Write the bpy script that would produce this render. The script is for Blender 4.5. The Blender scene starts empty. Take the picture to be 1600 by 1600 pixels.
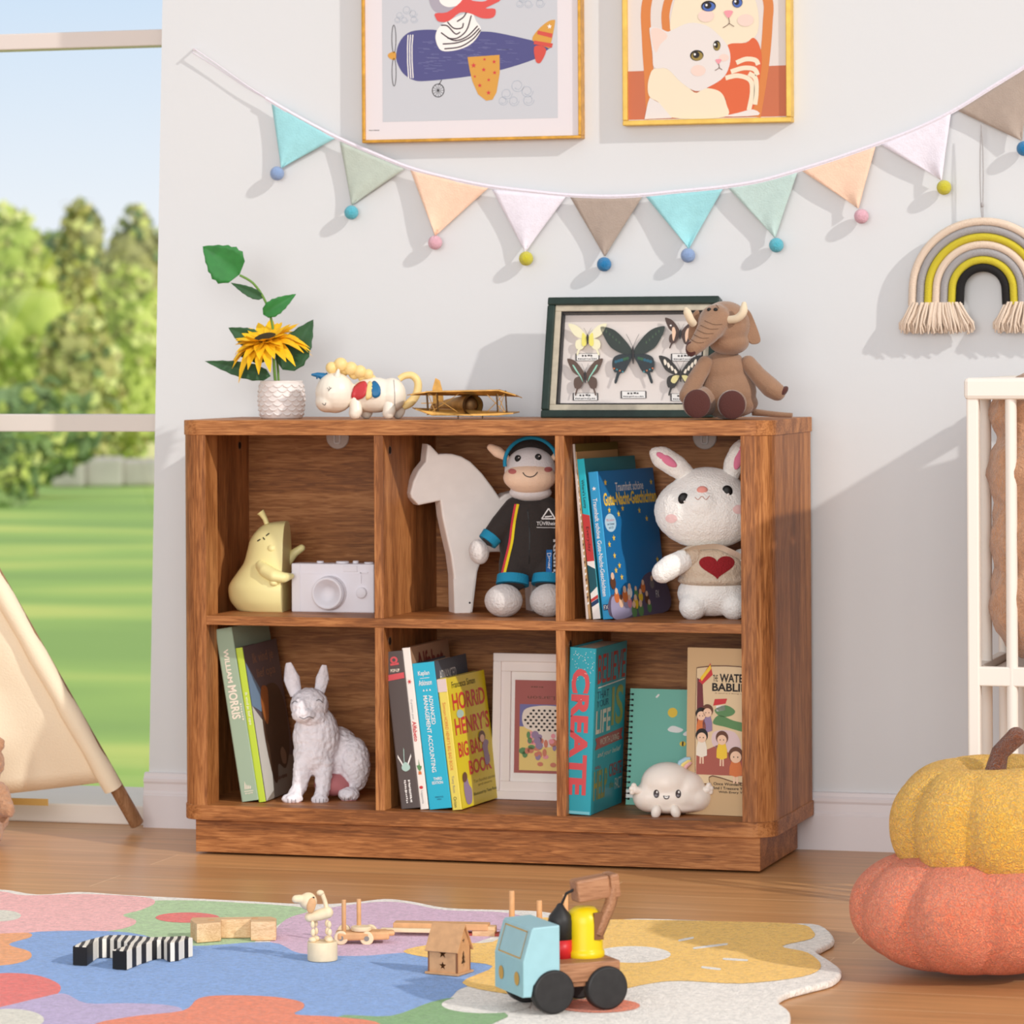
import bpy, bmesh, math, random
import numpy as np
from mathutils import Vector, Matrix, Euler
from mathutils.bvhtree import BVHTree
random.seed(7)
sc = bpy.context.scene
COL = sc.collection
# ---------------------------------------------------------------- camera, sky, sun, exposure
CAM = np.array([2.2724, -5.7379, .8283]); YAW = .2874; ROLL = -.0054; F = 5837.2; SY = -254.28
_fw = np.array([-math.sin(YAW), math.cos(YAW), 0.]); _rt = np.array([math.cos(YAW), math.sin(YAW), 0.]); _up = np.array([0, 0, 1.])
_c, _s = math.cos(ROLL), math.sin(ROLL)
MX = np.array([_c*_rt + _s*_up, -_s*_rt + _c*_up, _fw])
cam = bpy.data.cameras.new('camera'); cam_ob = bpy.data.objects.new('camera', cam); COL.objects.link(cam_ob)
cam_ob.matrix_world = Matrix((( MX[0][0], MX[1][0], -MX[2][0], CAM[0]), (MX[0][1], MX[1][1], -MX[2][1], CAM[1]),
                              (MX[0][2], MX[1][2], -MX[2][2], CAM[2]), (0, 0, 0, 1)))
cam.sensor_width = 36; cam.lens = 36*F/1600; cam.shift_x = 0; cam.shift_y = SY/1600
cam.clip_start = .1; cam.clip_end = 500
cam.dof.use_dof = True; cam.dof.focus_distance = 5.45; cam.dof.aperture_fstop = 10.5
sc.camera = cam_ob
sc.view_settings.view_transform = 'Standard'; sc.view_settings.look = 'None'
sc.view_settings.exposure = 0.0; sc.view_settings.gamma = 1.0; sc.view_settings.use_curve_mapping = False
try:
    sc.cycles.use_denoising = True; sc.cycles.max_bounces = 6
except Exception: pass
w = bpy.data.worlds.new('sky'); sc.world = w; w.use_nodes = True
nt = w.node_tree; bg = nt.nodes['Background']
tc = nt.nodes.new('ShaderNodeTexCoord'); sx = nt.nodes.new('ShaderNodeSeparateXYZ'); cr = nt.nodes.new('ShaderNodeValToRGB')
nt.links.new(tc.outputs['Generated'], sx.inputs[0]); nt.links.new(sx.outputs['Z'], cr.inputs[0]); nt.links.new(cr.outputs[0], bg.inputs[0])
cr.color_ramp.elements[0].position = 0; cr.color_ramp.elements[0].color = (.58, .54, .50, 1)
cr.color_ramp.elements[1].position = 1; cr.color_ramp.elements[1].color = (.60, .61, .64, 1)
for pos, c in ((.008, (.90, .92, .95, 1)), (.03, (.86, .91, .96, 1)), (.10, (.63, .78, .95, 1)), (.17, (.59, .60, .63, 1))):
    e = cr.color_ramp.elements.new(pos); e.color = c
bg.inputs[1].default_value = 1.0
SUN_DIR = Vector((-1, .5, -.6)).normalized()
sun = bpy.data.lights.new('sun', 'SUN'); sun.energy = 1.9; sun.angle = math.radians(1.3); sun.color = (1, .955, .89)
sun_ob = bpy.data.objects.new('sun', sun); COL.objects.link(sun_ob); sun_ob.location = (6, -3, 4)
sun_ob.rotation_euler = SUN_DIR.to_track_quat('-Z', 'Y').to_euler()

ar = bpy.data.lights.new('soft_fill_light', 'AREA'); ar.shape = 'RECTANGLE'; ar.size = 4.2; ar.size_y = 2.4; ar.energy = 245; ar.color = (1, .985, .96)  # added fill from behind the camera, brightens the cube interiors
ar_ob = bpy.data.objects.new('soft_fill_light', ar); COL.objects.link(ar_ob); ar_ob.location = (1.6, -7.4, 1.7)
ar_ob.rotation_euler = (Vector((.5, 0, .5))-ar_ob.location).to_track_quat('-Z', 'Y').to_euler()
# ---------------------------------------------------------------- helpers
def proj(P):
    q = MX @ (np.array(P, float) - CAM); return 800 + F*q[0]/q[2], 800 + SY - F*q[1]/q[2]
def ray(u, v): return MX.T @ np.array([(u-800)/F, -(v-800-SY)/F, 1.0])
def onY(u, v, Y): d = ray(u, v); return CAM + d*((Y-CAM[1])/d[1])
def onZ(u, v, Z): d = ray(u, v); return CAM + d*((Z-CAM[2])/d[2])
def xat(u, Y, z):
    x = .5
    for _ in range(6):
        a = proj((x, Y, z))[0]; b = proj((x+.01, Y, z))[0]; x += (u-a)/(b-a)*.01
    return x
def lin(c): return tuple(((x/255)/12.92 if x/255 <= .04045 else ((x/255+.055)/1.055)**2.4) for x in c)
MATS = {}
def mat(name, rgb, rough=.6, bump=0, bs=100, var=0, vs=20, metal=0, sheen=0, spec=.35, sss=0, coat=0, detail=3):
    if name in MATS: return MATS[name]
    m = bpy.data.materials.new(name); m.use_nodes = True; t = m.node_tree; b = t.nodes['Principled BSDF']
    c = lin(rgb)+(1,); b.inputs['Base Color'].default_value = c; b.inputs['Roughness'].default_value = rough
    b.inputs['Metallic'].default_value = metal; b.inputs['Specular IOR Level'].default_value = spec
    b.inputs['Sheen Weight'].default_value = sheen; b.inputs['Coat Weight'].default_value = coat
    if sss: b.inputs['Subsurface Weight'].default_value = sss; b.inputs['Subsurface Radius'].default_value = (.01, .008, .006)
    if sheen: b.inputs['Specular IOR Level'].default_value = .12
    if bump or var:
        co = t.nodes.new('ShaderNodeTexCoord')
    if var:
        n = t.nodes.new('ShaderNodeTexNoise'); n.inputs['Scale'].default_value = vs; n.inputs['Detail'].default_value = detail
        r = t.nodes.new('ShaderNodeMapRange'); r.inputs[1].default_value = .3; r.inputs[2].default_value = .7
        r.inputs[3].default_value = 1-var; r.inputs[4].default_value = 1+var
        mx = t.nodes.new('ShaderNodeMix'); mx.data_type = 'RGBA'; mx.blend_type = 'MULTIPLY'; mx.inputs[0].default_value = 1
        t.links.new(co.outputs['Object'], n.inputs[0]); t.links.new(n.outputs[0], r.inputs[0])
        mx.inputs[6].default_value = c; t.links.new(r.outputs[0], mx.inputs[7]); t.links.new(mx.outputs[2], b.inputs['Base Color'])
    if bump:
        n = t.nodes.new('ShaderNodeTexNoise'); n.inputs['Scale'].default_value = bs; n.inputs['Detail'].default_value = 4
        bp = t.nodes.new('ShaderNodeBump'); bp.inputs['Strength'].default_value = bump; bp.inputs['Distance'].default_value = .004
        t.links.new(co.outputs['Object'], n.inputs[0]); t.links.new(n.outputs[0], bp.inputs['Height']); t.links.new(bp.outputs[0], b.inputs['Normal'])
    MATS[name] = m; return m
def wood(name, axis, dark, mid, light, sc_=1.0, rough=.5, bump=.25):
    if name in MATS: return MATS[name]
    m = bpy.data.materials.new(name); m.use_nodes = True; t = m.node_tree; b = t.nodes['Principled BSDF']
    co = t.nodes.new('ShaderNodeTexCoord'); mp = t.nodes.new('ShaderNodeMapping')
    s = [70*sc_]*3; s[axis] = 5*sc_; mp.inputs['Scale'].default_value = s
    big = t.nodes.new('ShaderNodeMapping'); s2 = [16*sc_]*3; s2[axis] = 1.6*sc_; big.inputs['Scale'].default_value = s2
    n1 = t.nodes.new('ShaderNodeTexNoise'); n1.inputs['Scale'].default_value = 1; n1.inputs['Detail'].default_value = 5; n1.inputs['Distortion'].default_value = 1.5
    n2 = t.nodes.new('ShaderNodeTexNoise'); n2.inputs['Scale'].default_value = 4.6; n2.inputs['Detail'].default_value = 5; n2.inputs['Distortion'].default_value = .8
    ad = t.nodes.new('ShaderNodeMath'); ad.operation = 'MULTIPLY_ADD'; ad.inputs[1].default_value = .5
    ml = t.nodes.new('ShaderNodeMath'); ml.operation = 'MULTIPLY'; ml.inputs[1].default_value = .5
    r = t.nodes.new('ShaderNodeValToRGB'); e = r.color_ramp.elements
    e[0].position = .40; e[0].color = lin(dark)+(1,); e[1].position = .60; e[1].color = lin(light)+(1,)
    k = e.new(.5); k.color = lin(mid)+(1,)
    t.links.new(co.outputs['Object'], mp.inputs[0]); t.links.new(co.outputs['Object'], big.inputs[0])
    t.links.new(big.outputs[0], n1.inputs[0]); t.links.new(mp.outputs[0], n2.inputs[0])
    t.links.new(n2.outputs[0], ml.inputs[0]); t.links.new(n1.outputs[0], ad.inputs[0]); t.links.new(ml.outputs[0], ad.inputs[2])
    t.links.new(ad.outputs[0], r.inputs[0]); t.links.new(r.outputs[0], b.inputs['Base Color'])
    bp = t.nodes.new('ShaderNodeBump'); bp.inputs['Strength'].default_value = bump; bp.inputs['Distance'].default_value = .0015
    t.links.new(n2.outputs[0], bp.inputs['Height']); t.links.new(bp.outputs[0], b.inputs['Normal'])
    b.inputs['Roughness'].default_value = rough; b.inputs['Specular IOR Level'].default_value = .35
    MATS[name] = m; return m

def crom(pts, n=6, closed=True):
    P = [np.array(p, float) for p in pts]; N = len(P); out = []
    rng = range(N) if closed else range(N-1)
    for i in rng:
        if closed: a, b, c, d = P[i-1], P[i], P[(i+1) % N], P[(i+2) % N]
        else: a, b, c, d = P[max(i-1, 0)], P[i], P[i+1], P[min(i+2, N-1)]
        for j in range(n):
            t = j/n
            out.append(.5*((2*b)+(-a+c)*t+(2*a-5*b+4*c-d)*t*t+(-a+3*b-3*c+d)*t**3))
    if not closed: out.append(P[-1])
    return out
def circ(cx, cy, rx, ry=None, n=24, a0=0):
    ry = rx if ry is None else ry
    return [(cx+rx*math.cos(a0+2*math.pi*i/n), cy+ry*math.sin(a0+2*math.pi*i/n)) for i in range(n)]
def star(cx, cy, r, k=.42, n=5, a0=math.pi/2):
    return [(cx+(r if i % 2 == 0 else r*k)*math.cos(a0+math.pi*i/n), cy+(r if i % 2 == 0 else r*k)*math.sin(a0+math.pi*i/n)) for i in range(2*n)]
_TX = {}
def text2d(s, bold=0, shear=0):
    key = (s, bold, shear)
    if key in _TX: return _TX[key]
    cu = bpy.data.curves.new('t', 'FONT'); cu.body = s; cu.size = 1; cu.offset = bold; cu.shear = shear; cu.resolution_u = 3
    o = bpy.data.objects.new('t', cu); COL.objects.link(o)
    bpy.context.view_layer.update()
    me = bpy.data.meshes.new_from_object(o.evaluated_get(bpy.context.evaluated_depsgraph_get()))
    V = [(v.co.x, v.co.y) for v in me.vertices]; Fc = [tuple(p.vertices) for p in me.polygons]
    bpy.data.objects.remove(o); bpy.data.curves.remove(cu); bpy.data.meshes.remove(me)
    xs = [a for a, _ in V]; ys = [b for _, b in V]
    x0, x1, y0, y1 = min(xs), max(xs), min(ys), max(ys)
    V = [((a-x0)/(x1-x0), (b-y0)/(y1-y0)) for a, b in V]
    _TX[key] = (V, Fc); return _TX[key]

def dashes(m, mt, fn, x0, y0, x1, y1, n=6, c=0, vert=False):
    # writing too small to read: a row of little strokes
    rn = random.Random(n)
    for i in range(n):
        a, b = i/n, (i+rn.uniform(.55, .85))/n; h0 = rn.uniform(0, .25); h1 = rn.uniform(.7, 1)
        if vert: q = [(x0+(x1-x0)*h0, y1-(y1-y0)*a), (x0+(x1-x0)*h1, y1-(y1-y0)*a), (x0+(x1-x0)*h1, y1-(y1-y0)*b), (x0+(x1-x0)*h0, y1-(y1-y0)*b)]
        else: q = [(x0+(x1-x0)*a, y0+(y1-y0)*h0), (x0+(x1-x0)*b, y0+(y1-y0)*h0), (x0+(x1-x0)*b, y0+(y1-y0)*h1), (x0+(x1-x0)*a, y0+(y1-y0)*h1)]
        m.flat(q, mt, fn, c)
class MB:
    def __init__(s): s.v = []; s.f = []; s.m = []; s.sm = []; s.mats = []
    def add(s, V, Fc, m, smooth=False):
        if m not in s.mats: s.mats.append(m)
        i = s.mats.index(m); o = len(s.v)
        s.v += [tuple(float(x) for x in p) for p in V]
        for f in Fc: s.f.append(tuple(o+k for k in f)); s.m.append(i); s.sm.append(smooth)
        return s
    def bm(s, bm, m, smooth=False, M=None):
        bm.verts.index_update()
        V = [(M @ v.co if M else v.co) for v in bm.verts]; Fc = [[v.index for v in f.verts] for f in bm.faces]
        bm.free(); return s.add(V, Fc, m, smooth)
    def box(s, c, sz, m, rot=None, bev=0, seg=2):
        b = bmesh.new(); bmesh.ops.create_cube(b, size=1)
        for v in b.verts: v.co = Vector((v.co.x*sz[0], v.co.y*sz[1], v.co.z*sz[2]))
        if bev: bmesh.ops.bevel(b, geom=list(b.edges), offset=bev, segments=seg, affect='EDGES', profile=.5)
        M = Matrix.Translation(Vector(c)) @ (Euler(rot).to_matrix().to_4x4() if rot else Matrix())
        return s.bm(b, m, False, M)
    def b2(s, lo, hi, m, bev=0):
        return s.box([(a+b)/2 for a, b in zip(lo, hi)], [abs(b-a) for a, b in zip(lo, hi)], m, None, bev)
    def ell(s, c, r, m, rot=None, seg=20, rings=12):
        b = bmesh.new(); bmesh.ops.create_uvsphere(b, u_segments=seg, v_segments=rings, radius=1)
        if not hasattr(r, '__len__'): r = (r, r, r)
        M = Matrix.Translation(Vector(c)) @ (Euler(rot).to_matrix().to_4x4() if rot else Matrix()) @ Matrix.Diagonal((r[0], r[1], r[2], 1))
        return s.bm(b, m, True, M)
    def tube(s, pts, r, m, seg=10, caps=True, smooth=True, flat=1.0):
        P = [Vector([float(x) for x in p]) for p in pts]; n = len(P)
        if not hasattr(r, '__len__'): r = [r]*n
        V = []; Fc = []; up = None
        for i in range(n):
            t = (P[min(i+1, n-1)]-P[max(i-1, 0)]).normalized()
            if up is None:
                up = Vector((0, 0, 1)) if abs(t.z) < .9 else Vector((1, 0, 0))
            sd = t.cross(up)
            if sd.length < 1e-6: sd = t.orthogonal()
            sd.normalize(); up = sd.cross(t).normalized()
            for j in range(seg):
                a = 2*math.pi*j/seg; V.append(P[i]+sd*math.cos(a)*r[i]+up*math.sin(a)*r[i]*flat)
        for i in range(n-1):
            for j in range(seg):
                Fc.append((i*seg+j, i*seg+(j+1) % seg, (i+1)*seg+(j+1) % seg, (i+1)*seg+j))
        s.add(V, Fc, m, smooth)
        if caps:
            s.add(V[:seg], [tuple(range(seg))[::-1]], m); s.add(V[-seg:], [tuple(range(seg))], m)
        return s
    def cyl(s, p0, p1, r0, m, r1=None, seg=24, bev=0):
        r1 = r0 if r1 is None else r1; p0 = Vector(p0); p1 = Vector(p1)
        if bev:
            d = (p1-p0).normalized()
            return s.tube([p0, p0+d*bev*.3, p0+d*bev, p1-d*bev, p1-d*bev*.3, p1], [r0-bev, r0-bev*.3, r0, r1, r1-bev*.3, r1-bev], m, seg)
        # flat shaded caps, smooth wall
        return s.tube([p0, p1], [r0, r1], m, seg)
    def lathe(s, prof, m, c=(0, 0, 0), seg=32, smooth=True):
        V = []; Fc = []; n = len(prof)
        for r, z in prof:
            for j in range(seg):
                a = 2*math.pi*j/seg; V.append((c[0]+r*math.cos(a), c[1]+r*math.sin(a), c[2]+z))
        for i in range(n-1):
            for j in range(seg): Fc.append((i*seg+j, i*seg+(j+1) % seg, (i+1)*seg+(j+1) % seg, (i+1)*seg+j))
        return s.add(V, Fc, m, smooth)
    def prism(s, poly, d0, d1, m, fn, bev=0, seg=2, smooth=False):
        # poly in (a,b); extruded along c from d0 to d1; fn(a,b,c)->xyz
        b = bmesh.new(); n = len(poly)
        A = [b.verts.new((p[0], p[1], d0)) for p in poly]; B = [b.verts.new((p[0], p[1], d1)) for p in poly]
        fa = b.faces.new(A[::-1]); fb = b.faces.new(B)
        for i in range(n): b.faces.new((A[i], A[(i+1) % n], B[(i+1) % n], B[i]))
        bmesh.ops.recalc_face_normals(b, faces=list(b.faces))
        if bev:
            eds = [e for e in b.edges if e.calc_face_angle(0) > .6 and (e in fa.edges or e in fb.edges)]
            bmesh.ops.bevel(b, geom=eds, offset=bev, segments=seg, affect='EDGES', profile=.5)
        b.verts.index_update()
        V = [fn(*v.co) for v in b.verts]; Fc = [[v.index for v in f.verts] for f in b.faces]; b.free()
        return s.add(V, Fc, m, smooth)
    def flat(s, poly, m, fn, c=0): return s.add([fn(p[0], p[1], c) for p in poly], [tuple(range(len(poly)))], m)
    def line(s, pts, w_, m, fn, c=0):
        P = [np.array(p, float)[:2] for p in pts]; V = []
        for i in range(len(P)):
            t = P[min(i+1, len(P)-1)]-P[max(i-1, 0)]; t = t/(np.linalg.norm(t)+1e-12); nn = np.array([-t[1], t[0]])*w_/2
            V += [fn(*(P[i]+nn), c), fn(*(P[i]-nn), c)]
        return s.add(V, [(2*i, 2*i+1, 2*i+3, 2*i+2) for i in range(len(P)-1)], m)
    def text(s, st, m, fn, x0, y0, x1, y1, rot=0, bold=0, c=0, shear=0):
        # fit string in box; rot=0 normal, -1 = reads top-to-bottom, 1 = bottom-to-top, 2 = upside down
        V, Fc = text2d(st, bold, shear); out = []
        for a, b in V:
            if rot == 0: p = (x0+a*(x1-x0), y0+b*(y1-y0))
            elif rot == -1: p = (x0+b*(x1-x0), y1-a*(y1-y0))
            elif rot == 1: p = (x1-b*(x1-x0), y0+a*(y1-y0))
            else: p = (x1-a*(x1-x0), y1-b*(y1-y0))
            out.append(fn(p[0], p[1], c))
        return s.add(out, Fc, m)
    def build(s, name, parent=None, loc=None, rot=None):
        me = bpy.data.meshes.new(name); me.from_pydata(s.v, [], s.f)
        for m in s.mats: me.materials.append(m)
        me.polygons.foreach_set('material_index', s.m); me.polygons.foreach_set('use_smooth', s.sm); me.update()
        o = bpy.data.objects.new(name, me); COL.objects.link(o)
        if parent: o.parent = parent
        if loc is not None: o.location = [float(x) for x in loc]
        if rot is not None: o.rotation_euler = rot
        return o
def tag(o, label, cat, group=None, kind=None):
    o['label'] = label
    if cat: o['category'] = cat
    if group: o['group'] = group
    if kind: o['kind'] = kind
    return o
def thing(name, label, cat, loc=(0, 0, 0), rot=0, group=None):
    o = bpy.data.objects.new(name, None); COL.objects.link(o); o.location = [float(x) for x in loc]
    o.rotation_euler = rot if hasattr(rot, '__len__') else (0, 0, rot); o.empty_display_size = .02
    return tag(o, label, cat, group)
def struct(o): o['kind'] = 'structure'; return o
class Loc:
    """camera-facing local frame standing at pixel column u, depth Y, height z; lengths measured in photo pixels"""
    def __init__(s, u, Y, z, rot=YAW):
        s.P = np.array([xat(u, Y, z), Y, z]); s.u, s.v = proj(s.P); s.k = float((s.P-CAM) @ _fw)/F; s.rot = rot
    def q(s, u, v, dy=0): return ((u-s.u)*s.k, dy, (s.v-v)*s.k)
    def th(s, name, label, cat, group=None): return thing(name, label, cat, s.P, s.rot, group)
def cone_chain(mb, pts, radii, m, step=.35):
    for i in range(len(pts)-1):
        a = np.array(pts[i], float); b = np.array(pts[i+1], float); L = np.linalg.norm(b-a)
        n = max(2, int(L/(max(1e-5, min(radii[i], radii[i+1]))*step))+1); n = min(n, 14)
        for j in range(n+1):
            t = j/n; mb.ell(a+(b-a)*t, radii[i]+(radii[i+1]-radii[i])*t, m, seg=14, rings=8)
def blob(name, parent, prims, m, vox=.0025, smooth=5, disp=0, ds=.02):
    """one continuous skin grown around ellipsoids ('e',c,r,rot) and tapered limbs ('c',pts,radii)"""
    mb = MB()
    for p in prims:
        if p[0] == 'e': mb.ell(p[1], p[2], m, p[3] if len(p) > 3 else None)
        else: cone_chain(mb, p[1], p[2], m)
    o = mb.build(name+'_tmp')
    r = o.modifiers.new('r', 'REMESH'); r.mode = 'VOXEL'; r.voxel_size = vox
    if smooth: sm = o.modifiers.new('s', 'SMOOTH'); sm.factor = .5; sm.iterations = smooth
    bpy.context.view_layer.update()
    me = bpy.data.meshes.new_from_object(o.evaluated_get(bpy.context.evaluated_depsgraph_get())); me.name = name
    bpy.data.objects.remove(o)
    me.materials.clear(); me.materials.append(m)
    me.polygons.foreach_set('material_index', [0]*len(me.polygons)); me.polygons.foreach_set('use_smooth', [True]*len(me.polygons))
    if disp:
        from mathutils import noise
        nv = [(v.co.copy(), v.normal.copy()) for v in me.vertices]
        for v, (c, n) in zip(me.vertices, nv): v.co = c+n*(noise.noise(c/ds)*disp)
    ob = bpy.data.objects.new(name, me); COL.objects.link(ob)
    if parent: ob.parent = parent
    return ob
class Surf:
    def __init__(s, *obs):
        s.t = []
        for o in obs:
            me = o.data; s.t.append(BVHTree.FromPolygons([v.co.copy() for v in me.vertices], [tuple(p.vertices) for p in me.polygons]))
    def __call__(s, x, z, off=.0008):
        best = None
        for t in s.t:
            h = t.ray_cast(Vector((x, -2, z)), Vector((0, 1, 0)))
            if h[0] is not None and (best is None or h[0].y < best.y): best = h[0]
        if best is None:
            for t in s.t:
                h = t.find_nearest(Vector((x, -.2, z)))
                if h[0] is not None and (best is None or h[0].y < best.y): best = h[0]
        return (x, best.y-off, z)
    def decal(s, mb, poly, m, rings=3, off=.0008):
        n = len(poly); c = np.mean(np.array(poly), 0); V = [s(c[0], c[1], off)]; Fc = []
        for k in range(1, rings+1):
            for p in poly:
                q = c+(np.array(p)-c)*k/rings; V.append(s(q[0], q[1], off))
        for j in range(n): Fc.append((0, 1+j, 1+(j+1) % n))
        for k in range(1, rings):
            for j in range(n):
                a = 1+(k-1)*n; b = 1+k*n; Fc.append((a+j, b+j, b+(j+1) % n, a+(j+1) % n))
        mb.add(V, Fc, m, True)
    def strip(s, mb, pts, w_, m, off=.0009):
        P = crom([p[:2] for p in pts], 6, False); mb.line(P, w_, m, lambda a, b, c: s(a, b, off))
WHITE = mat('white_paint', (236, 230, 226), .5)
BLACK = mat('black', (22, 20, 20), .5)
INK = mat('dark_ink', (40, 34, 34), .6)
# ---------------------------------------------------------------- the room
def plank_mat():
    m = bpy.data.materials.new('oak_floor'); m.use_nodes = True; t = m.node_tree; b = t.nodes['Principled BSDF']
    co = t.nodes.new('ShaderNodeTexCoord'); br = t.nodes.new('ShaderNodeTexBrick')
    br.inputs['Scale'].default_value = 1; br.inputs['Brick Width'].default_value = 1.25; br.inputs['Row Height'].default_value = .125
    br.inputs['Mortar Size'].default_value = .0012; br.inputs['Mortar Smooth'].default_value = .2; br.offset = .37
    br.inputs['Color1'].default_value = lin((204, 152, 100))+(1,); br.inputs['Color2'].default_value = lin((188, 136, 88))+(1,); br.inputs['Mortar'].default_value = lin((224, 182, 136))+(1,)  # pale joint colour paints in the highlights along the plank bevels
    mp = t.nodes.new('ShaderNodeMapping'); mp.inputs['Scale'].default_value = (2.2, 30, 30)
    n = t.nodes.new('ShaderNodeTexNoise'); n.inputs['Scale'].default_value = 1.6; n.inputs['Detail'].default_value = 5
    r = t.nodes.new('ShaderNodeMapRange'); r.inputs[1].default_value = .3; r.inputs[2].default_value = .7; r.inputs[3].default_value = .84; r.inputs[4].default_value = 1.14
    mx = t.nodes.new('ShaderNodeMix'); mx.data_type = 'RGBA'; mx.blend_type = 'MULTIPLY'; mx.inputs[0].default_value = 1
    t.links.new(co.outputs['Object'], br.inputs[0]); t.links.new(co.outputs['Object'], mp.inputs[0]); t.links.new(mp.outputs[0], n.inputs[0])
    t.links.new(n.outputs[0], r.inputs[0]); t.links.new(br.outputs[0], mx.inputs[6]); t.links.new(r.outputs[0], mx.inputs[7]); t.links.new(mx.outputs[2], b.inputs['Base Color'])
    b.inputs['Roughness'].default_value = .33; b.inputs['Specular IOR Level'].default_value = .4
    bp = t.nodes.new('ShaderNodeBump'); bp.inputs['Strength'].default_value = .25; bp.inputs['Distance'].default_value = .001; bp.invert = True
    t.links.new(br.outputs['Fac'], bp.inputs['Height']); t.links.new(bp.outputs[0], b.inputs['Normal'])
    return m
WALLM = mat('painted_plaster', (218, 220, 222), .75, bump=.06, bs=60, spec=.2)
TRIM = mat('white_gloss_trim', (226, 220, 222), .4)
FRAMEW = mat('window_frame_paint', (226, 214, 207), .45)
mb = MB(); mb.b2((-3.2, -7, -.12), (4.2, .62, 0), plank_mat()); struct(mb.build('floor'))
WY = .325
wl0 = onY(231.5, 1292, WY)[0]; wl1 = onY(251, 0, WY)[0]
top = 2.6; xl_top = wl0+(wl1-wl0)*(top/1.3)
mb = MB(); mb.prism([(wl0, 0), (4.2, 0), (4.2, top), (xl_top, top)], WY, .62, WALLM, lambda a, b, c: (a, c, b)); struct(mb.build('wall_back'))
prof = [(WY, 0), (.312, 0), (.312, .056), (.3135, .0575), (.3135, .060), (.3155, .064), (.316, .076), (.314, .080), (.314, .085), (.317, .0885), (.3185, .094), (WY, .0955)]
mb = MB(); mb.prism(prof, wl0-.004, 4.2, TRIM, lambda a, b, c: (c, a, b)); struct(mb.build('baseboard_back'))
# window: floor-to-ceiling glazing left of the wall
GY = .47
mb = MB()
for v0, v1 in ((49.5, 74.5), (647.5, 674.5)):
    z1 = onY(124, v0, GY-.02)[2]; z0 = onY(124, v1, GY-.02)[2]
    mb.b2((-2.4, GY-.02, z0), (wl0+.05, GY+.03, z1), FRAMEW, .002)
mb.b2((-2.46, GY-.03, 0), (-2.4, GY+.04, 2.6), FRAMEW); mb.b2((-2.46, GY-.03, 2.5), (xl_top+.05, GY+.04, 2.6), FRAMEW)
win = struct(mb.build('window_1'))
mb = MB(); mb.b2((-2.46, .335, 0), (wl0+.02, .60, .034), mat('window_sill_paint', (236, 228, 220), .45), .003); s_ = mb.build('window_sill', win)
gm = bpy.data.materials.new('window_glass'); gm.use_nodes = True; t = gm.node_tree; t.nodes.remove(t.nodes['Principled BSDF'])
tr = t.nodes.new('ShaderNodeBsdfTransparent'); gl = t.nodes.new('ShaderNodeBsdfGlossy'); gl.inputs['Roughness'].default_value = .02; mxs = t.nodes.new('ShaderNodeMixShader'); mxs.inputs[0].default_value = .025
t.links.new(tr.outputs[0], mxs.inputs[1]); t.links.new(gl.outputs[0], mxs.inputs[2]); t.links.new(mxs.outputs[0], t.nodes['Material Output'].inputs[0])
mb = MB(); mb.b2((-2.42, GY+.004, .03), (wl0+.04, GY+.008, 2.52), gm); mb.build('window_pane', win)
mb = MB(); mb.b2((-4.4, WY, 0), (-2.46, .62, 2.6), WALLM); struct(mb.build('wall_left'))
# ---------------------------------------------------------------- garden behind the glass
GZ = -1.2
def lawn_mat():
    m = bpy.data.materials.new('lawn_grass'); m.use_nodes = True; t = m.node_tree; b = t.nodes['Principled BSDF']
    co = t.nodes.new('ShaderNodeTexCoord'); mp = t.nodes.new('ShaderNodeMapping'); mp.inputs['Scale'].default_value = (.16, .30, 1)
    mp.inputs['Rotation'].default_value = (0, 0, -YAW)
    n = t.nodes.new('ShaderNodeTexNoise'); n.inputs['Scale'].default_value = 1.7; n.inputs['Detail'].default_value = 1.5
    r = t.nodes.new('ShaderNodeValToRGB'); e = r.color_ramp.elements
    e[0].position = .38; e[0].color = lin((150, 190, 98))+(1,); e[1].position = .68; e[1].color = lin((214, 228, 120))+(1,)
    k = e.new(.52); k.color = lin((170, 208, 104))+(1,)
    t.links.new(co.outputs['Object'], mp.inputs[0]); t.links.new(mp.outputs[0], n.inputs[0]); t.links.new(n.outputs[0], r.inputs[0]); t.links.new(r.outputs[0], b.inputs['Base Color'])
    b.inputs['Roughness'].default_value = .9; return m
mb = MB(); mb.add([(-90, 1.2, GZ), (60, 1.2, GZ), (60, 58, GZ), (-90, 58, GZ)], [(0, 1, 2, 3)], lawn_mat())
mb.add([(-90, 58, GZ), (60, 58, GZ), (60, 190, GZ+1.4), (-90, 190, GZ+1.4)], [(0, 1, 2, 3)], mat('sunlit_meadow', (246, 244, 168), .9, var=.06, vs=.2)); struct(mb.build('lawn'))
def leafm(name, a, b_, c_, s=.35):
    m = bpy.data.materials.new(name); m.use_nodes = True; t = m.node_tree; b = t.nodes['Principled BSDF']
    co = t.nodes.new('ShaderNodeTexCoord'); n = t.nodes.new('ShaderNodeTexNoise'); n.inputs['Scale'].default_value = s; n.inputs['Detail'].default_value = 2
    r = t.nodes.new('ShaderNodeValToRGB'); e = r.color_ramp.elements
    e[0].position = .36; e[0].color = lin(a)+(1,); e[1].position = .66; e[1].color = lin(c_)+(1,); k = e.new(.5); k.color = lin(b_)+(1,)
    t.links.new(co.outputs['Object'], n.inputs[0]); t.links.new(n.outputs[0], r.inputs[0]); t.links.new(r.outputs[0], b.inputs['Base Color']); b.inputs['Roughness'].default_value = .9
    MATS[name] = m; return m
LG = leafm('yellow_green_leaves', (176, 198, 92), (212, 224, 118), (236, 238, 152)); LO = leafm('olive_leaves', (172, 172, 108), (204, 200, 126), (228, 222, 156))
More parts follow.
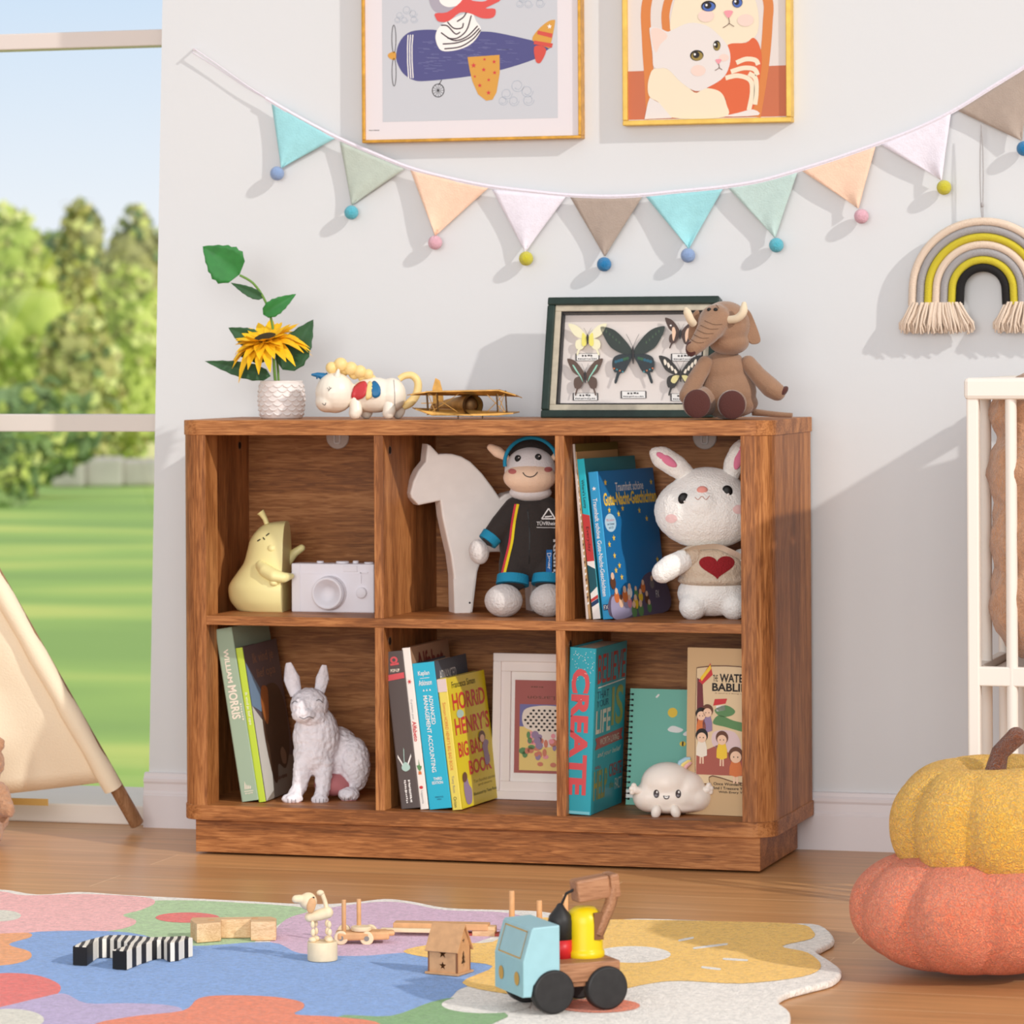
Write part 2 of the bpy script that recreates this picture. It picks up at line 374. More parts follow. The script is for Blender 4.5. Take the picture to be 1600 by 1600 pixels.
LD = leafm('dark_green_leaves', (108, 140, 92), (134, 162, 104), (168, 190, 120)); LGT = leafm('pale_lime_leaves', (222, 230, 140), (234, 238, 158), (242, 242, 180)); BK = mat('bark', (92, 78, 66), .9)
def tree(name, label, cat, u, D, vtop, wpx, m, trunk=True, vbot=None, seed=0, grp='trees and shrubs in the garden'):
    rnd = random.Random(seed); d = ray(u, 546); P = CAM+d*D; k = D/F
    zt = P[2]+(546-vtop)*k; zb = GZ+(max(0, D-58))*.0105; base = (P[0], P[1], zb)
    zc0 = zb+(.22*(zt-zb) if trunk else 0)
    if vbot: zc0 = P[2]+(546-vbot)*k
    r = wpx*k/2; o = thing(name, label, cat, base, YAW, grp); pr = []
    H = zt-zc0; 
    for i in range(11):
        f = rnd.random(); a = rnd.uniform(-1, 1)*(1-.45*f); rr = r*rnd.uniform(.34, .52)
        z = zc0-zb+H*(.18+.66*f); pr.append(('e', (a*r*.75, rnd.uniform(-.5, .5)*r, z), (rr, rr, min(rr, H*.24))))
    pr.append(('e', (0, 0, zc0-zb+H*.5), (r*.72, r*.72, H*.46)))
    blob('crown', o, pr, m, vox=r/13, smooth=4, disp=r*.12, ds=r*.35)
    cm = [m, LGT if m is not LD else LG, LD if m is not LG else LO]; rl = MB()
    for i in range(900):
        d3 = Vector((rnd.gauss(0, 1), rnd.gauss(0, 1), rnd.gauss(0, 1))).normalized(); p = Vector((d3.x*r*.92, d3.y*r*.9, zc0-zb+H*.5+d3.z*H*.5))*1; p = Vector((p.x*rnd.uniform(.75, 1.1), p.y*rnd.uniform(.8, 1.08), p.z+rnd.uniform(-.06, .04)*H))
        s_ = rnd.uniform(.10, .24)*max(.7, r*.6); a_ = Vector((rnd.gauss(0, 1), rnd.gauss(0, 1), rnd.gauss(0, 1))).normalized()*s_; b_ = a_.cross(Vector((rnd.gauss(0, 1), rnd.gauss(0, 1), rnd.gauss(0, 1)))).normalized()*s_
        rl.add([p-a_, p+b_, p+a_, p-b_], [(0, 1, 2, 3)], cm[0 if rnd.random() < .5 else (1 if rnd.random() < .6 else 2)])
    rl.build('leaf_sprays', o)['kind'] = 'stuff'
    if trunk:
        t_ = MB(); t_.tube([(0, 0, 0), (.03*r, 0, (zc0-zb)*.6), (0, 0, zc0-zb+H*.4)], [r*.13, r*.1, r*.06], BK); t_.build('trunk', o)
    return o
tree('garden_tree', 'bright yellow-green tree by the left window edge below the sky', 'tree', 14, 78, 330, 150, LG, seed=1)
tree('garden_tree', 'tall narrow olive tree standing up against the sky', 'tree', 128, 84, 322, 100, LO, seed=2)
tree('garden_tree', 'olive and brown tree beside the wall edge in the window', 'tree', 214, 80, 332, 110, LO, seed=3)
tree('garden_tree', 'greyish dark tree set low between the brighter trees', 'tree', 84, 92, 366, 110, LD, seed=4)
tree('garden_shrub', 'large lime shrub in front of the trees above the window bar', 'shrub', 52, 66, 432, 170, LG, trunk=False, seed=5)
tree('garden_shrub', 'mid green shrub beside the wall edge above the window bar', 'shrub', 196, 68, 420, 150, LG, trunk=False, seed=6)
tree('garden_shrub', 'rounded olive shrub low in the middle of the window', 'shrub', 122, 62, 486, 140, LO, trunk=False, seed=8)
tree('garden_tree', 'dark green tree with low branches below the window bar', 'tree', 44, 52, 610, 210, LD, seed=7, vbot=742)
tree('garden_shrub', 'small dark round bush on the lawn at the left window edge', 'shrub', -4, 49, 690, 110, LD, trunk=False, seed=9)
P = CAM+ray(172, 546)*56; mb = MB(); st = mat('garden_stone', (196, 190, 182), .9, var=.2, vs=1.2)
k = 56/F
for i, (a, b_, h) in enumerate(((-90, -38, 40), (-40, 18, 46), (14, 70, 42))):
    mb.box(((a+b_)/2*k, .2*i, h*k/2), ((b_-a)*k, .7, h*k), st, (0, 0, .05*i), .06)
gw = mb.build('garden_wall', loc=(P[0], P[1], GZ)); gw.rotation_euler = (0, 0, YAW); tag(gw, 'low grey stone garden wall beyond the lawn', 'wall')

# ---------------------------------------------------------------- bookcase
DK, MD, LT = (124, 73, 35), (161, 101, 54), (190, 128, 75)
WX = wood('oak_grain_lengthwise', 0, DK, MD, LT); WZ = wood('oak_grain_upright', 2, DK, MD, LT); WB = wood('oak_grain_back', 0, (124, 76, 41), (157, 101, 56), (184, 127, 78))
SD = .3076; ZB0, ZB1, ZM0, ZM1, ZT0, ZT1 = .0579, .0825, .3787, .3936, .6901, .7143; X1, X2, X3 = .3416, .6464, .95; DT = .0154
bc = thing('bookcase', 'oak-brown six-cube bookcase with rounded front corners on a recessed plinth', 'bookcase', (0, 0, 0))
def rboard(x0, x1, y0, y1, r):
    p = [(x0, y1), (x0, y0+r)]
    p += [(x0+r-r*math.cos(a), y0+r-r*math.sin(a)) for a in [i*math.pi/16 for i in range(1, 9)]]
    p += [(x1-r+r*math.sin(a), y0+r-r*math.cos(a)) for a in [i*math.pi/16 for i in range(0, 9)]]
    p += [(x1, y1)]; return p
idf = lambda a, b, c: (a, b, c)
mb = MB(); mb.prism(rboard(0, 1, 0, SD, .042), ZT0, ZT1, WX, idf, .0008, 1); mb.build('top_board', bc)
mb = MB(); mb.prism(rboard(0, 1, 0, SD, .042), ZB0, ZB1, WX, idf, .0008, 1); mb.build('bottom_board', bc)
mb = MB(); mb.b2((.05, .0012, ZM0), (X3, .285, ZM1), WX, .0006); mb.build('shelf_board', bc)
for sgn in (0, 1):
    r = .040; x0, x1, y0, y1 = .002, .05, .0012, .055
    p = [(x0, y1), (x0, y0+r)]+[(x0+r-r*math.cos(a), y0+r-r*math.sin(a)) for a in [i*math.pi/16 for i in range(1, 9)]]+[(x1, y0), (x1, y1)]
    f_ = idf if not sgn else (lambda a, b, c: (1-a, b, c))
    mb = MB(); mb.prism(p, ZB1, ZT0, WZ, f_); mb.build('corner_post', bc)
    mb = MB(); a, b_ = (.002, .02) if not sgn else (.98, .998)
    mb.b2((a, .055, ZB1), (b_, SD-.002, ZT0), WZ); mb.build('side_panel', bc)
for x in (X1, X2):
    for z0, z1 in ((ZB1, ZM0), (ZM1, ZT0)):
        mb = MB(); mb.b2((x, .0012, z0), (x+DT, .285, z1), WZ, .0006); mb.build('divider', bc)
mb = MB(); mb.b2((.02, .285, ZB1), (.98, .297, ZT0), WB); mb.build('back_panel', bc)
mb = MB(); mb.b2((.0248, .0138, 0.004), (.9752, SD-.0134, ZB0), WX, .0006); mb.build('plinth', bc)
PL = mat('clear_plastic', (205, 190, 180), .3)
CH = mat('cam_lock_metal', (150, 120, 95), .35, metal=.6); HO = mat('cam_hole', (40, 22, 14), .8)
def onX(u, v, X): d = ray(u, v); return CAM+d*((X-CAM[0])/d[0])
for u, v, x in ((609, 703.5, X1+DT), (609, 1001.5, X1+DT), (891, 1007, X2+DT), (374.5, 696, .02)):
    p = onX(u, v, x); mb = MB(); mb.cyl((x-.001, p[1], p[2]), (x+.0006, p[1], p[2]), .0075, CH, seg=20); mb.cyl((x-.001, p[1]-.001, p[2]), (x+.0009, p[1]-.001, p[2]), .006, HO, seg=20); mb.build('cam_lock', bc)
for u in (528, 1101.5):
    p = onY(u, 682, .284); mb = MB(); z = p[2]-.001; x = p[0]
    mb.cyl((x, .2855, z), (x, .281, z), .0205, PL, seg=28, bev=.0015); mb.tube([(x-.005, .280, z+.004), (x-.005, .280, z-.008), (x-.003, .280, z-.011), (x+.003, .280, z-.011), (x+.005, .280, z-.008), (x+.005, .280, z+.004)], .0018, WHITE, 8); mb.build('wall_anchor', bc)
# ---------------------------------------------------------------- books in the lower and upper cubes
PAGE = mat('book_pages', (226, 212, 190), .85, bump=.3, bs=300)
GRP = 'books standing in the bookcase'
def paint(name, c, r=.42): return mat(name, c, r)
CRM = paint('print_cream', (238, 226, 208)); PWH = paint('print_white', (240, 236, 232)); PRED = paint('print_red', (205, 58, 62)); PYEL = paint('print_yellow', (240, 200, 60))
PGRN = paint('print_green', (96, 140, 90)); PNAV = paint('print_navy', (38, 66, 104)); PPNK = paint('print_pink', (232, 150, 160)); PBRN = paint('print_brown', (104, 66, 48)); PORG = paint('print_orange', (214, 120, 66)); PGRY = paint('print_grey', (130, 124, 128)); PLIL = paint('print_lilac', (150, 128, 160)); PSKN = paint('print_skin', (240, 200, 170)); PTEA = paint('print_teal', (60, 150, 160))
class Book:
    def __init__(s, label, u, Y, z, Hpx, Tpx, lean, W, al, cov, spine=None, ct=.0022, pin=.003, group=GRP):
        P = np.array([xat(u, Y, z), Y, z]); k = float((P-CAM) @ _fw)/F
        s.H = Hpx*k; s.T = Tpx*k/math.cos(al+YAW); s.W = W; s.x0 = 0 if lean >= 0 else -s.T
        s.o = thing('book', label, 'book', P, (0, -lean, -al), group)
        x, T, H = s.x0, s.T, s.H; sp = spine or cov; r = min(.0025, T*.25)
        mb = MB(); mb.b2((x, .0015, 0), (x+ct, W, H), cov, .0004); mb.b2((x+T-ct, .0015, 0), (x+T, W, H), cov, .0004)
        q = [(x, .004), (x, r)]+[(x+r-r*math.cos(a), r-r*math.sin(a)) for a in (.5, 1.05, 1.57)]+[(x+T-r+r*math.sin(a), r-r*math.cos(a)) for a in (.5, 1.05, 1.57)]+[(x+T, .004)]
        mb.prism(q, 0, H, sp, idf); mb.build('cover', s.o)
        if T > .006:
            mb = MB(); mb.b2((x+ct, .003, pin), (x+T-ct, W-pin, H-pin), PAGE); mb.build('pages', s.o)
    def sp(s, a, b, c=0): return (s.x0+a*s.T, -.0005-c*.0002, b*s.H)
    def cv(s, a, b, c=0): return (s.x0+s.T+.0004+c*.0002, .003+a*(s.W-.003), b*s.H)
def ob(poly, n=5): return crom(poly, n)
ZL = ZB1+.0006; ZU = ZM1+.0006
# sage green hardback
b = Book('sage green hardback leaning on the left wall of the lower left cube', 377.5, .05, ZL, 272, 27, .158, .19, -.03, paint('sage_cloth', (160, 180, 156), .8), group=GRP)
m = MB(); m.text('WILLIAM', CRM, b.sp, .30, .685, .60, .88, -1, .03); m.text('MORRIS', CRM, b.sp, .22, .475, .74, .67, -1, .03)
dashes(m, CRM, b.sp, .80, .46, .90, .56, 7, 0, True)
for i, h in enumerate((.05, .032, .026, .022)): m.flat([(.3+.1*i, .068), (.36+.1*i, .068), (.40+.1*i, .068+h*.5), (.36+.1*i, .068+h)], CRM, b.sp)
m.flat([(.25, .055), (.8, .055), (.8, .059), (.25, .059)], CRM, b.sp); dashes(m, CRM, b.sp, .3, .04, .76, .05, 7); m.build('spine_lettering', b.o)
# lime spine picture book
b = Book('thin picture book with lime spine and dark bear cover beside the sage hardback', 404, .052, ZL, 243, 11.5, .152, .195, -.06, paint('bear_cover', (104, 92, 98)), paint('lime_spine', (186, 208, 60)))
m = MB(); m.flat([(0, 0), (1, 0), (1, .22), (.7, .25), (.3, .3), (0, .5)], paint('bear_snow', (150, 140, 128)), b.cv); m.flat([(0, .2), (.0, .62), (.25, .5), (.3, .2), (.25, .05), (0, 0)], paint('pale_snow', (216, 214, 206)), b.cv, 1)
m.flat([(0, .9), (.0, .62), (.3, .55), (.32, .7)], paint('sky_wash', (122, 150, 178)), b.cv, 1)
m.flat(ob([(.3, .12), (.22, .4), (.28, .62), (.5, .72), (.8, .70), (.95, .55), (.9, .3), (.7, .16), (.5, .2), (.42, .1)]), paint('bear_fur', (84, 62, 48)), b.cv, 2)
m.flat(ob([(.3, .5), (.26, .62), (.34, .72), (.5, .7), (.46, .58), (.38, .48)]), paint('fox_fur', (176, 104, 54)), b.cv, 3); m.flat(ob([(.62, .2), (.6, .27), (.68, .3), (.76, .25), (.72, .19)]), paint('muzzle', (150, 120, 98)), b.cv, 3)
m.text('Ik vind je', paint('copper_print', (176, 132, 104)), b.cv, .22, .86, .82, .945); m.text('lief opa', MATS['copper_print'], b.cv, .28, .765, .82, .84); dashes(m, PBRN, b.cv, .4, .10, .7, .125, 6, 3); m.build('cover_print', b.o)
m = MB(); m.text('Ik vind je lief opa', PWH, b.sp, .3, .50, .75, .71, -1); m.build('spine_lettering', b.o)
# lower middle cube
b = Book('dark grey pop-up book with red crest on its spine, outermost in the lower middle cube', 626.5, .024, ZL, 246, 29.5, .110, .20, .0, paint('charcoal_cover', (88, 78, 76), .6))
m = MB(); CR = paint('crest_red', (208, 84, 90)); m.flat(circ(.5, .945, .2, .022), CR, b.sp); m.flat(circ(.5, .945, .09, .011), MATS['charcoal_cover'], b.sp, 1); m.flat([(.28, .91), (.74, .913), (.74, .927), (.28, .924)], CR, b.sp); m.text('POP-UP', CRM, b.sp, .26, .868, .74, .888, 0, .02)
m.flat([(.04, .815), (.96, .825), (.96, .862), (.04, .852), (.12, .833)], CR, b.sp)
TV = paint('pale_teal_print', (176, 206, 196)); m.flat(ob([(.3, .25), (.32, .275), (.5, .295), (.7, .275), (.72, .25), (.5, .235)]), TV, b.sp)
m.line([(.45, .29), (.5, .38)], .03, TV, b.sp, 0)
for q in ([(.36, .28), (.14, .335)], [(.64, .28), (.86, .335)]): m.line([(q[0][0], q[0][1]), (q[1][0], q[1][1])], .02, PWH, b.sp, 1)
dashes(m, PWH, b.sp, .32, .03, .44, .18, 12, 0, True); dashes(m, PWH, b.sp, .54, .035, .66, .18, 15, 0, True); m.build('spine_lettering', b.o)
b = Book('thin white book with red star on spine beside the dark grey pop-up book', 656.5, .026, ZL, 253, 13, .116, .20, .01, paint('kraft_cover', (176, 138, 110)), paint('white_spine', (238, 230, 222)))
m = MB(); m.flat([(.1, .76), (.9, .80), (.9, .82), (.5, .80), (.1, .78)], PNAV, b.cv); m.text('Alfabet', paint('maroon_print', (120, 40, 36)), b.cv, .12, .83, .82, .96, 0, .02); m.flat([(0, .74), (.2, .76), (.12, .80), (.02, .78)], PYEL, b.cv, 1); m.flat([(.08, .78), (.16, .80), (.14, .86), (.08, .83)], PRED, b.cv, 2); m.build('cover_print', b.o)
m = MB(); m.flat(star(.5, .79, .3, .35, 4), PRED, b.sp); 
V = [(.5+.3*math.cos(a)*(1 if i % 2 == 0 else .35), .79+.018*math.sin(a)*(1 if i % 2 == 0 else .35)) for i, a in enumerate([math.pi*i/6 for i in range(12)])]; m.mats = []; m.v = []; m.f = []; m.m = []; m.sm = []
m.flat(V, PRED, b.sp); m.text('O primeiro, pour', PGRY, b.sp, .3, .555, .6, .68, -1); m.text('Alfabeto', PRED, b.sp, .25, .42, .75, .545, -1, .02); m.flat(ob([(.4, .24), (.2, .27), (.45, .275), (.5, .31), (.6, .27), (.8, .265), (.6, .24)]), PGRN, b.sp); m.flat([(.3, .215), (.7, .215), (.65, .235), (.35, .235)], PORG, b.sp); m.flat(circ(.45, .135, .22, .01), PRED, b.sp); m.text('Lapponia', PGRY, b.sp, .3, .035, .6, .115, -1); m.build('spine_lettering', b.o)
b = Book('thick bright blue accounting textbook with white spine lettering', 670.5, .027, ZL, 229, 35.5, .122, .165, .02, paint('dark_slate_cover', (76, 84, 96)), paint('bright_blue_spine', (44, 176, 206)))
m = MB(); m.text('ADVANCED', PWH, b.cv, .1, .86, .62, .93); m.build('cover_print', b.o)
m = MB(); m.text('Kaplan', PWH, b.sp, .24, .905, .74, .945, 0, .01); m.flat([(.3, .893), (.72, .893), (.72, .896), (.3, .896)], PWH, b.sp); m.text('Atkinson', PWH, b.sp, .22, .845, .80, .882, 0, .01)
for i in range(3): m.flat([(.36+.14*i, .805), (.44+.14*i, .805), (.40+.14*i, .82)], PWH, b.sp)
m.text('ADVANCED', PWH, b.sp, .58, .575, .76, .775, -1, .012); m.text('MANAGEMENT ACCOUNTING', PWH, b.sp, .34, .25, .53, .775, -1, .012); m.text('THIRD', PWH, b.sp, .36, .195, .74, .215, 0, .02); m.text('EDITION', PWH, b.sp, .28, .168, .76, .188, 0, .02); m.text('PRENTICE', PNAV, b.sp, .34, .075, .70, .085); m.text('HALL', PNAV, b.sp, .42, .06, .62, .07); m.build('spine_lettering', b.o)
b = Book('yellow paperback with big red hand-lettered title on its cover', 706.5, .028, ZL, 205.5, 15, .122, .172, .07, paint('yellow_cover', (226, 206, 30), .35), paint('pale_yellow_spine', (228, 208, 96)), ct=.0009, pin=.001)
m = MB(); R_ = paint('title_red', (206, 48, 48)); bk = INK
m.text('Francesca Simon', bk, b.cv, .10, .915, .72, .965, .0)
m.text('HORRiD', R_, b.cv, .07, .745, .93, .875, 0, .02); m.text("HENRY'S", R_, b.cv, .06, .555, .97, .69, 0, .02); m.text('BIG BAD', R_, b.cv, .08, .385, .74, .50, 0, .02); m.text('BOOK', R_, b.cv, .30, .235, .90, .345, 0, .025)
m.text('Ten fiendish stories', paint('olive_print', (160, 140, 30)), b.cv, .38, .165, .95, .19); m.text('and more', MATS['olive_print'], b.cv, .48, .135, .85, .155); m.text('Illustrated by Tony Ross', bk, b.cv, .34, .065, .96, .095)
m.flat(ob([(.16, .69), (.14, .72), (.2, .745), (.3, .73), (.32, .70), (.24, .68)]), TV, b.cv, 1)
m.flat(ob([(.14, .03), (.1, .12), (.12, .2), (.2, .24), (.24, .17), (.3, .12), (.26, .03)]), PLIL, b.cv, 1); m.flat(ob([(.1, .2), (.1, .25), (.17, .27), (.22, .24), (.18, .2)]), PBRN, b.cv, 2); m.flat(ob([(.74, .28), (.72, .38), (.7, .42), (.78, .47), (.88, .45), (.84, .4), (.86, .3)]), PLIL, b.cv, 2); m.flat(circ(.72, .50, .09, .045), PBRN, b.cv, 3); m.flat(circ(.72, .485, .06, .03), PSKN, b.cv, 4); m.build('cover_print', b.o)
m = MB(); m.flat([(.02, .90), (.98, .90), (.98, .998), (.02, .998)], PPNK if 0 else paint('spine_top_pink', (222, 200, 196)), b.sp); m.text('Simon', PORG, b.sp, .32, .72, .64, .82, -1); m.text("HORRiD HENRY'S BIG BAD BOOK", PORG, b.sp, .32, .30, .66, .71, -1); m.text('Tony Ross', PGRY, b.sp, .3, .13, .6, .26, -1); m.text('Orion', INK, b.sp, .3, .02, .62, .10, -1); m.build('spine_lettering', b.o)
# lower right cube
b = Book('thick turquoise book with large red lettering down its spine', 922.5, .018, ZL, 261, 41, -.042, .175, .03, paint('turquoise_cover', (48, 164, 180), .35))
m = MB(); R2 = paint('coral_letters', (214, 82, 86)); m.text('CREATE', R2, b.sp, .12, .115, .80, .875, -1, .045)
rnd = random.Random(3)
for i in range(46): m.flat(circ(rnd.uniform(.1, .95), .985-abs(rnd.gauss(0, .09)), .014, .0024, 6), PWH, b.sp, 2)
m.flat([(.03, .003), (.97, .003), (.97, .02), (.03, .02)], paint('pale_turquoise', (130, 204, 214)), b.sp); m.build('spine_lettering', b.o)
m = MB(); RD = paint('dull_coral', (190, 70, 66)); OL = paint('olive_gold', (168, 160, 66))
m.text('BELIEVE', RD, b.cv, .06, .78, .96, .955, 0, .0); m.flat([(.08, .755), (.95, .765), (.95, .772), (.08, .762)], PWH, b.cv); m.text('THAT', PNAV, b.cv, .07, .69, .45, .735); m.text('YOUR', PNAV, b.cv, .07, .64, .45, .68); m.text('IS', OL, b.cv, .55, .50, .93, .74, 0, .02); m.text('LIFE', CRM, b.cv, .05, .48, .52, .62, 0, .02)
m.flat([(.05, .385), (.95, .40), (.9, .425), (.95, .47), (.05, .455), (.1, .42)], RD, b.cv); m.text('WORTH LIVING', CRM, b.cv, .2, .405, .82, .445, 0, 0, 1); m.text('and your belief', CRM, b.cv, .14, .325, .9, .365, 0, 0, 0, .3); m.text('WILL', RD, b.cv, .06, .265, .28, .285, 0, 0); m.text('HELP', OL, b.cv, .05, .08, .48, .255, 0, .02); m.text('CREATE', RD, b.cv, .54, .19, .95, .27, 0, .01); m.text('the', OL, b.cv, .56, .12, .7, .16); m.text('FACT', CRM, b.cv, .74, .10, .96, .17); m.build('cover_print', b.o)
# upper right cube
b = Book('thin pale-edged picture book with olive cover, outermost in the upper right cube', 915.5, .05, ZU, 274, 3.2, .080, .17, .16, paint('pale_card', (206, 192, 184)), ct=.0006)
m = MB(); m.flat([(0, 0), (1, 0), (1, 1), (0, 1)], paint('olive_cover', (108, 92, 44)), b.cv); dashes(m, PGRY, b.cv, .5, .93, .95, .942, 9, 1); m.build('cover_print', b.o)
b = Book('slim book with tan dotted spine squeezed beside the teal and red spine', 919.5, .052, ZU, 262, 4.0, .092, .16, .17, paint('dotted_tan', (190, 150, 104)), ct=.0006)
m = MB()
for i in range(26): m.flat([(.2, .96-.035*i), (.8, .965-.035*i), (.8, .978-.035*i), (.2, .973-.035*i)], PWH if i % 3 else PBRN, b.sp)
m.build('spine_lettering', b.o)
b = Book('teal and red spined book with black lettering, left of the bright blue storybook', 927, .050, ZU, 251, 11.5, .112, .19, .19, paint('deep_teal_cover', (52, 128, 138)), paint('teal_spine', (40, 186, 204)))
m = MB(); RS = paint('spine_red', (196, 66, 66)); m.flat([(0, .36), (1, .36), (1, .645), (0, .66)], RS, b.sp); m.flat([(0, 0), (1, 0), (1, .36), (0, .36)], PWH, b.sp); m.flat([(0, .16), (1, .20), (1, .31), (0, .34)], paint('deep_teal', (34, 86, 98)), b.sp, 1); m.flat([(0, .105), (1, .13), (1, .15), (0, .125)], RS, b.sp, 1); m.flat([(0, .075), (1, .10), (1, .128), (0, .103)], PNAV, b.sp, 1)
m.text("Where's Lenny", INK, b.sp, .28, .69, .74, .87, -1, .01, 1); m.text('Everyday', INK, b.sp, .26, .42, .74, .575, -1, .0, 1); m.build('spine_lettering', b.o)
b = Book('bright blue fairytale book with yellow title and starry cover', 941.5, .047, ZU, 231, 15.5, .109, .205, .20, paint('storybook_blue', (34, 116, 176), .28), paint('storybook_spine', (52, 156, 208), .3), ct=.003)
m = MB(); YT = paint('title_yellow', (246, 208, 84)); NB = MATS['storybook_blue']
m.text('Traumhaft schöne', PWH, b.cv, .27, .855, .78, .915, 0, .01); m.text('Gute-Nacht-Geschichten', YT, b.cv, .04, .76, 1.0, .85, 0, .03)
for a, c in ((.1, .92), (.93, .9), (.28, .70), (.36, .735), (.66, .71), (.78, .65), (.12, .73), (.15, .54), (.06, .5), (.13, .42), (.2, .35), (.13, .32), (.22, .27), (.9, .36)): m.flat([(a+(x)*.030, c+y*.024) for x, y in star(0, 0, 1)], YT, b.cv, 1)
m.flat(circ(.12, .645, .10, .062), paint('badge_blue', (190, 222, 240)), b.cv, 0); m.text('Mit Liedern', PPNK, b.cv, .05, .655, .19, .675, 0, 0, 1); m.text('zum Vorlesen', PNAV, b.cv, .06, .63, .18, .645, 0, 0, 1); m.text('auf CD', PNAV, b.cv, .08, .605, .16, .62, 0, 0, 1)
m.flat(ob([(0, 0), (1, 0), (1, .22), (.8, .28), (.62, .26), (.5, .18), (.3, .1), (0, .16)], 5), paint('hill_mauve', (96, 88, 112)), b.cv, 1)
m.flat(ob([(0, 0), (.3, 0), (.4, .06), (.2, .13), (0, .14)], 5), paint('hill_lilac', (170, 164, 196)), b.cv, 2)
for a, c, rr, mm in ((.05, .24, .05, PBRN), (.09, .14, .045, PORG), (.16, .1, .04, PSKN), (.24, .14, .05, PORG), (.33, .16, .045, PWH), (.31, .09, .04, PPNK), (.42, .08, .045, PYEL), (.44, .15, .035, PGRN), (.52, .12, .04, PYEL), (.58, .18, .04, PORG), (.63, .10, .04, PBRN), (.38, .03, .05, PGRN), (.5, .03, .05, PGRN), (.66, .04, .04, PGRN), (.75, .2, .04, PGRY)):
    m.flat(circ(a, c, rr, rr*.9, 12), mm, b.cv, 3); m.flat(circ(a, c+rr*.9, rr*.6, rr*.5, 10), PSKN if mm != PSKN else PBRN, b.cv, 4)
m.text('FX', PWH, b.cv, .8, .1, .86, .15, 0, 0, 4); m.build('cover_print', b.o)
m = MB(); m.flat([(.5+x*.24, .885+y*.016) for x, y in star(0, 0, 1)], PWH, b.sp); m.text('Traumhaft schöne Gute-Nacht-Geschichten', PWH, b.sp, .28, .155, .70, .82, -1, .012); m.flat([(.2, .06), (.8, .06), (.8, .10), (.2, .10)], PNAV, b.sp); m.text('FX', PWH, b.sp, .28, .066, .72, .094, 0, 0, 1); m.build('spine_lettering', b.o)

# flat-front items: notebook, picture book, framed print (faces toward the room, leaning back a little)
def panel(name, label, cat, u0, v0, u1, v1, Y, rz, tilt, th, group=None):
    """upright rectangle whose front-bottom-left corner is seen at (u0,v1) and right edge at u1, top at v0"""
    P = onY(u0, v1, Y); k = float((P-CAM) @ _fw)/F
    W = (u1-u0)*k/math.cos(YAW-rz); H = (v1-v0)*k/math.cos(tilt)
    o = thing(name, label, cat, P, (-tilt, 0, rz), group)
    return o, W, H
zb = ZL
def zset(o, z): o.location.z = z
o, W, H = panel('spiral_notebook', 'mint green spiral notebook with sun and clouds leaning behind the cloud figurine', 'notebook', 977.5, 1067, 1098, 1246, .17, -.04, .16, .008); zset(o, zb)
nf = lambda a, b, c=0: (a*W, -.0006-.0002*c, b*H)
m = MB(); MINT = paint('mint_cover', (122, 190, 172), .5); m.b2((0, 0, 0), (W, .001, H), MINT); m.b2((0, .006, 0), (W, .007, H), MINT); m.build('cover', o)
m = MB(); m.b2((.001, .001, .002), (W-.002, .006, H-.002), PAGE); m.build('pages', o)
m = MB()
for i in range(20):
    z = H*(.05+.9*i/19); m.tube([(.004+.006*math.cos(a)-.003, .003+.006*math.sin(a), z) for a in [2*math.pi*j/10 for j in range(11)]], .0007, BLACK, 5); m.b2((.003, -.0008, z-.0016), (.0065, -.0002, z+.0016), BLACK)
m.build('spiral_binding', o)
m = MB(); m.flat(circ(.555, .80, .062, .042), PYEL, nf, 1); m.flat(ob([(.5, .655), (.55, .685), (.62, .68), (.70, .655), (.64, .63), (.54, .635)]), PWH, nf, 1); m.flat(ob([(.70, .62), (.75, .645), (.81, .63), (.8, .605), (.72, .605)]), PWH, nf, 1)
m.flat(ob([(.80, .72), (.85, .79), (.98, .80), (.98, .68), (.86, .67)]), PORG if 0 else PYEL, nf, 1); m.flat(circ(.86, .74, .012, .008), INK, nf, 2); m.flat(circ(.70, .535, .04, .022), PYEL, nf, 1); m.flat([(.69, .515), (.71, .515), (.71, .555), (.69, .555)], INK, nf, 2); m.flat([(.0, .06), (1, .06), (1, .13), (0, .13)], PWH, nf, 1); m.flat([(.8, .25), (.83, .25), (.83, .40), (.8, .40)], PWH, nf, 2); m.flat([(.74, .33), (.98, .33), (.98, .36), (.74, .36)], PWH, nf, 2); m.flat([(.85, .36), (.98, .36), (.98, .42)], PGRN, nf, 1)
m.flat(ob([(.16, .08), (.18, .12), (.25, .115), (.24, .075)]), INK, nf, 2); m.flat(ob([(.33, .93), (.36, .955), (.38, .95), (.35, .925)]), PWH, nf, 1); m.build('cover_print', o)
o, W, H = panel('picture_book', 'tan picture book with black gothic title half hidden by the right post', 'book', 1071.5, 1001, 1190, 1260, .075, -.10, .05, .012, GRP); zset(o, zb)
m = MB(); TAN = paint('tan_cover', (206, 172, 128), .5); m.b2((0, 0, 0), (W, .0015, H), TAN); m.b2((0, .0105, 0), (W, .012, H), TAN); m.b2((0, .001, 0), (.0015, .011, H), TAN); m.build('cover', o)
m = MB(); m.b2((.0015, .0015, .002), (W-.002, .0105, H-.002), PAGE); m.build('pages', o)
m = MB(); fr = [(.12, .235), (.12, .80), (.20, .885), (.80, .885), (.88, .80), (.88, .235), (.34, .235), (.30, .19), (.16, .19)]
m.flat(ob(fr, 3), paint('scene_cream', (226, 200, 160)), nf, 1); m.line(ob([(x*1.0, y) for x, y in fr], 4)+[fr[0]], .006, PBRN, nf, 3)
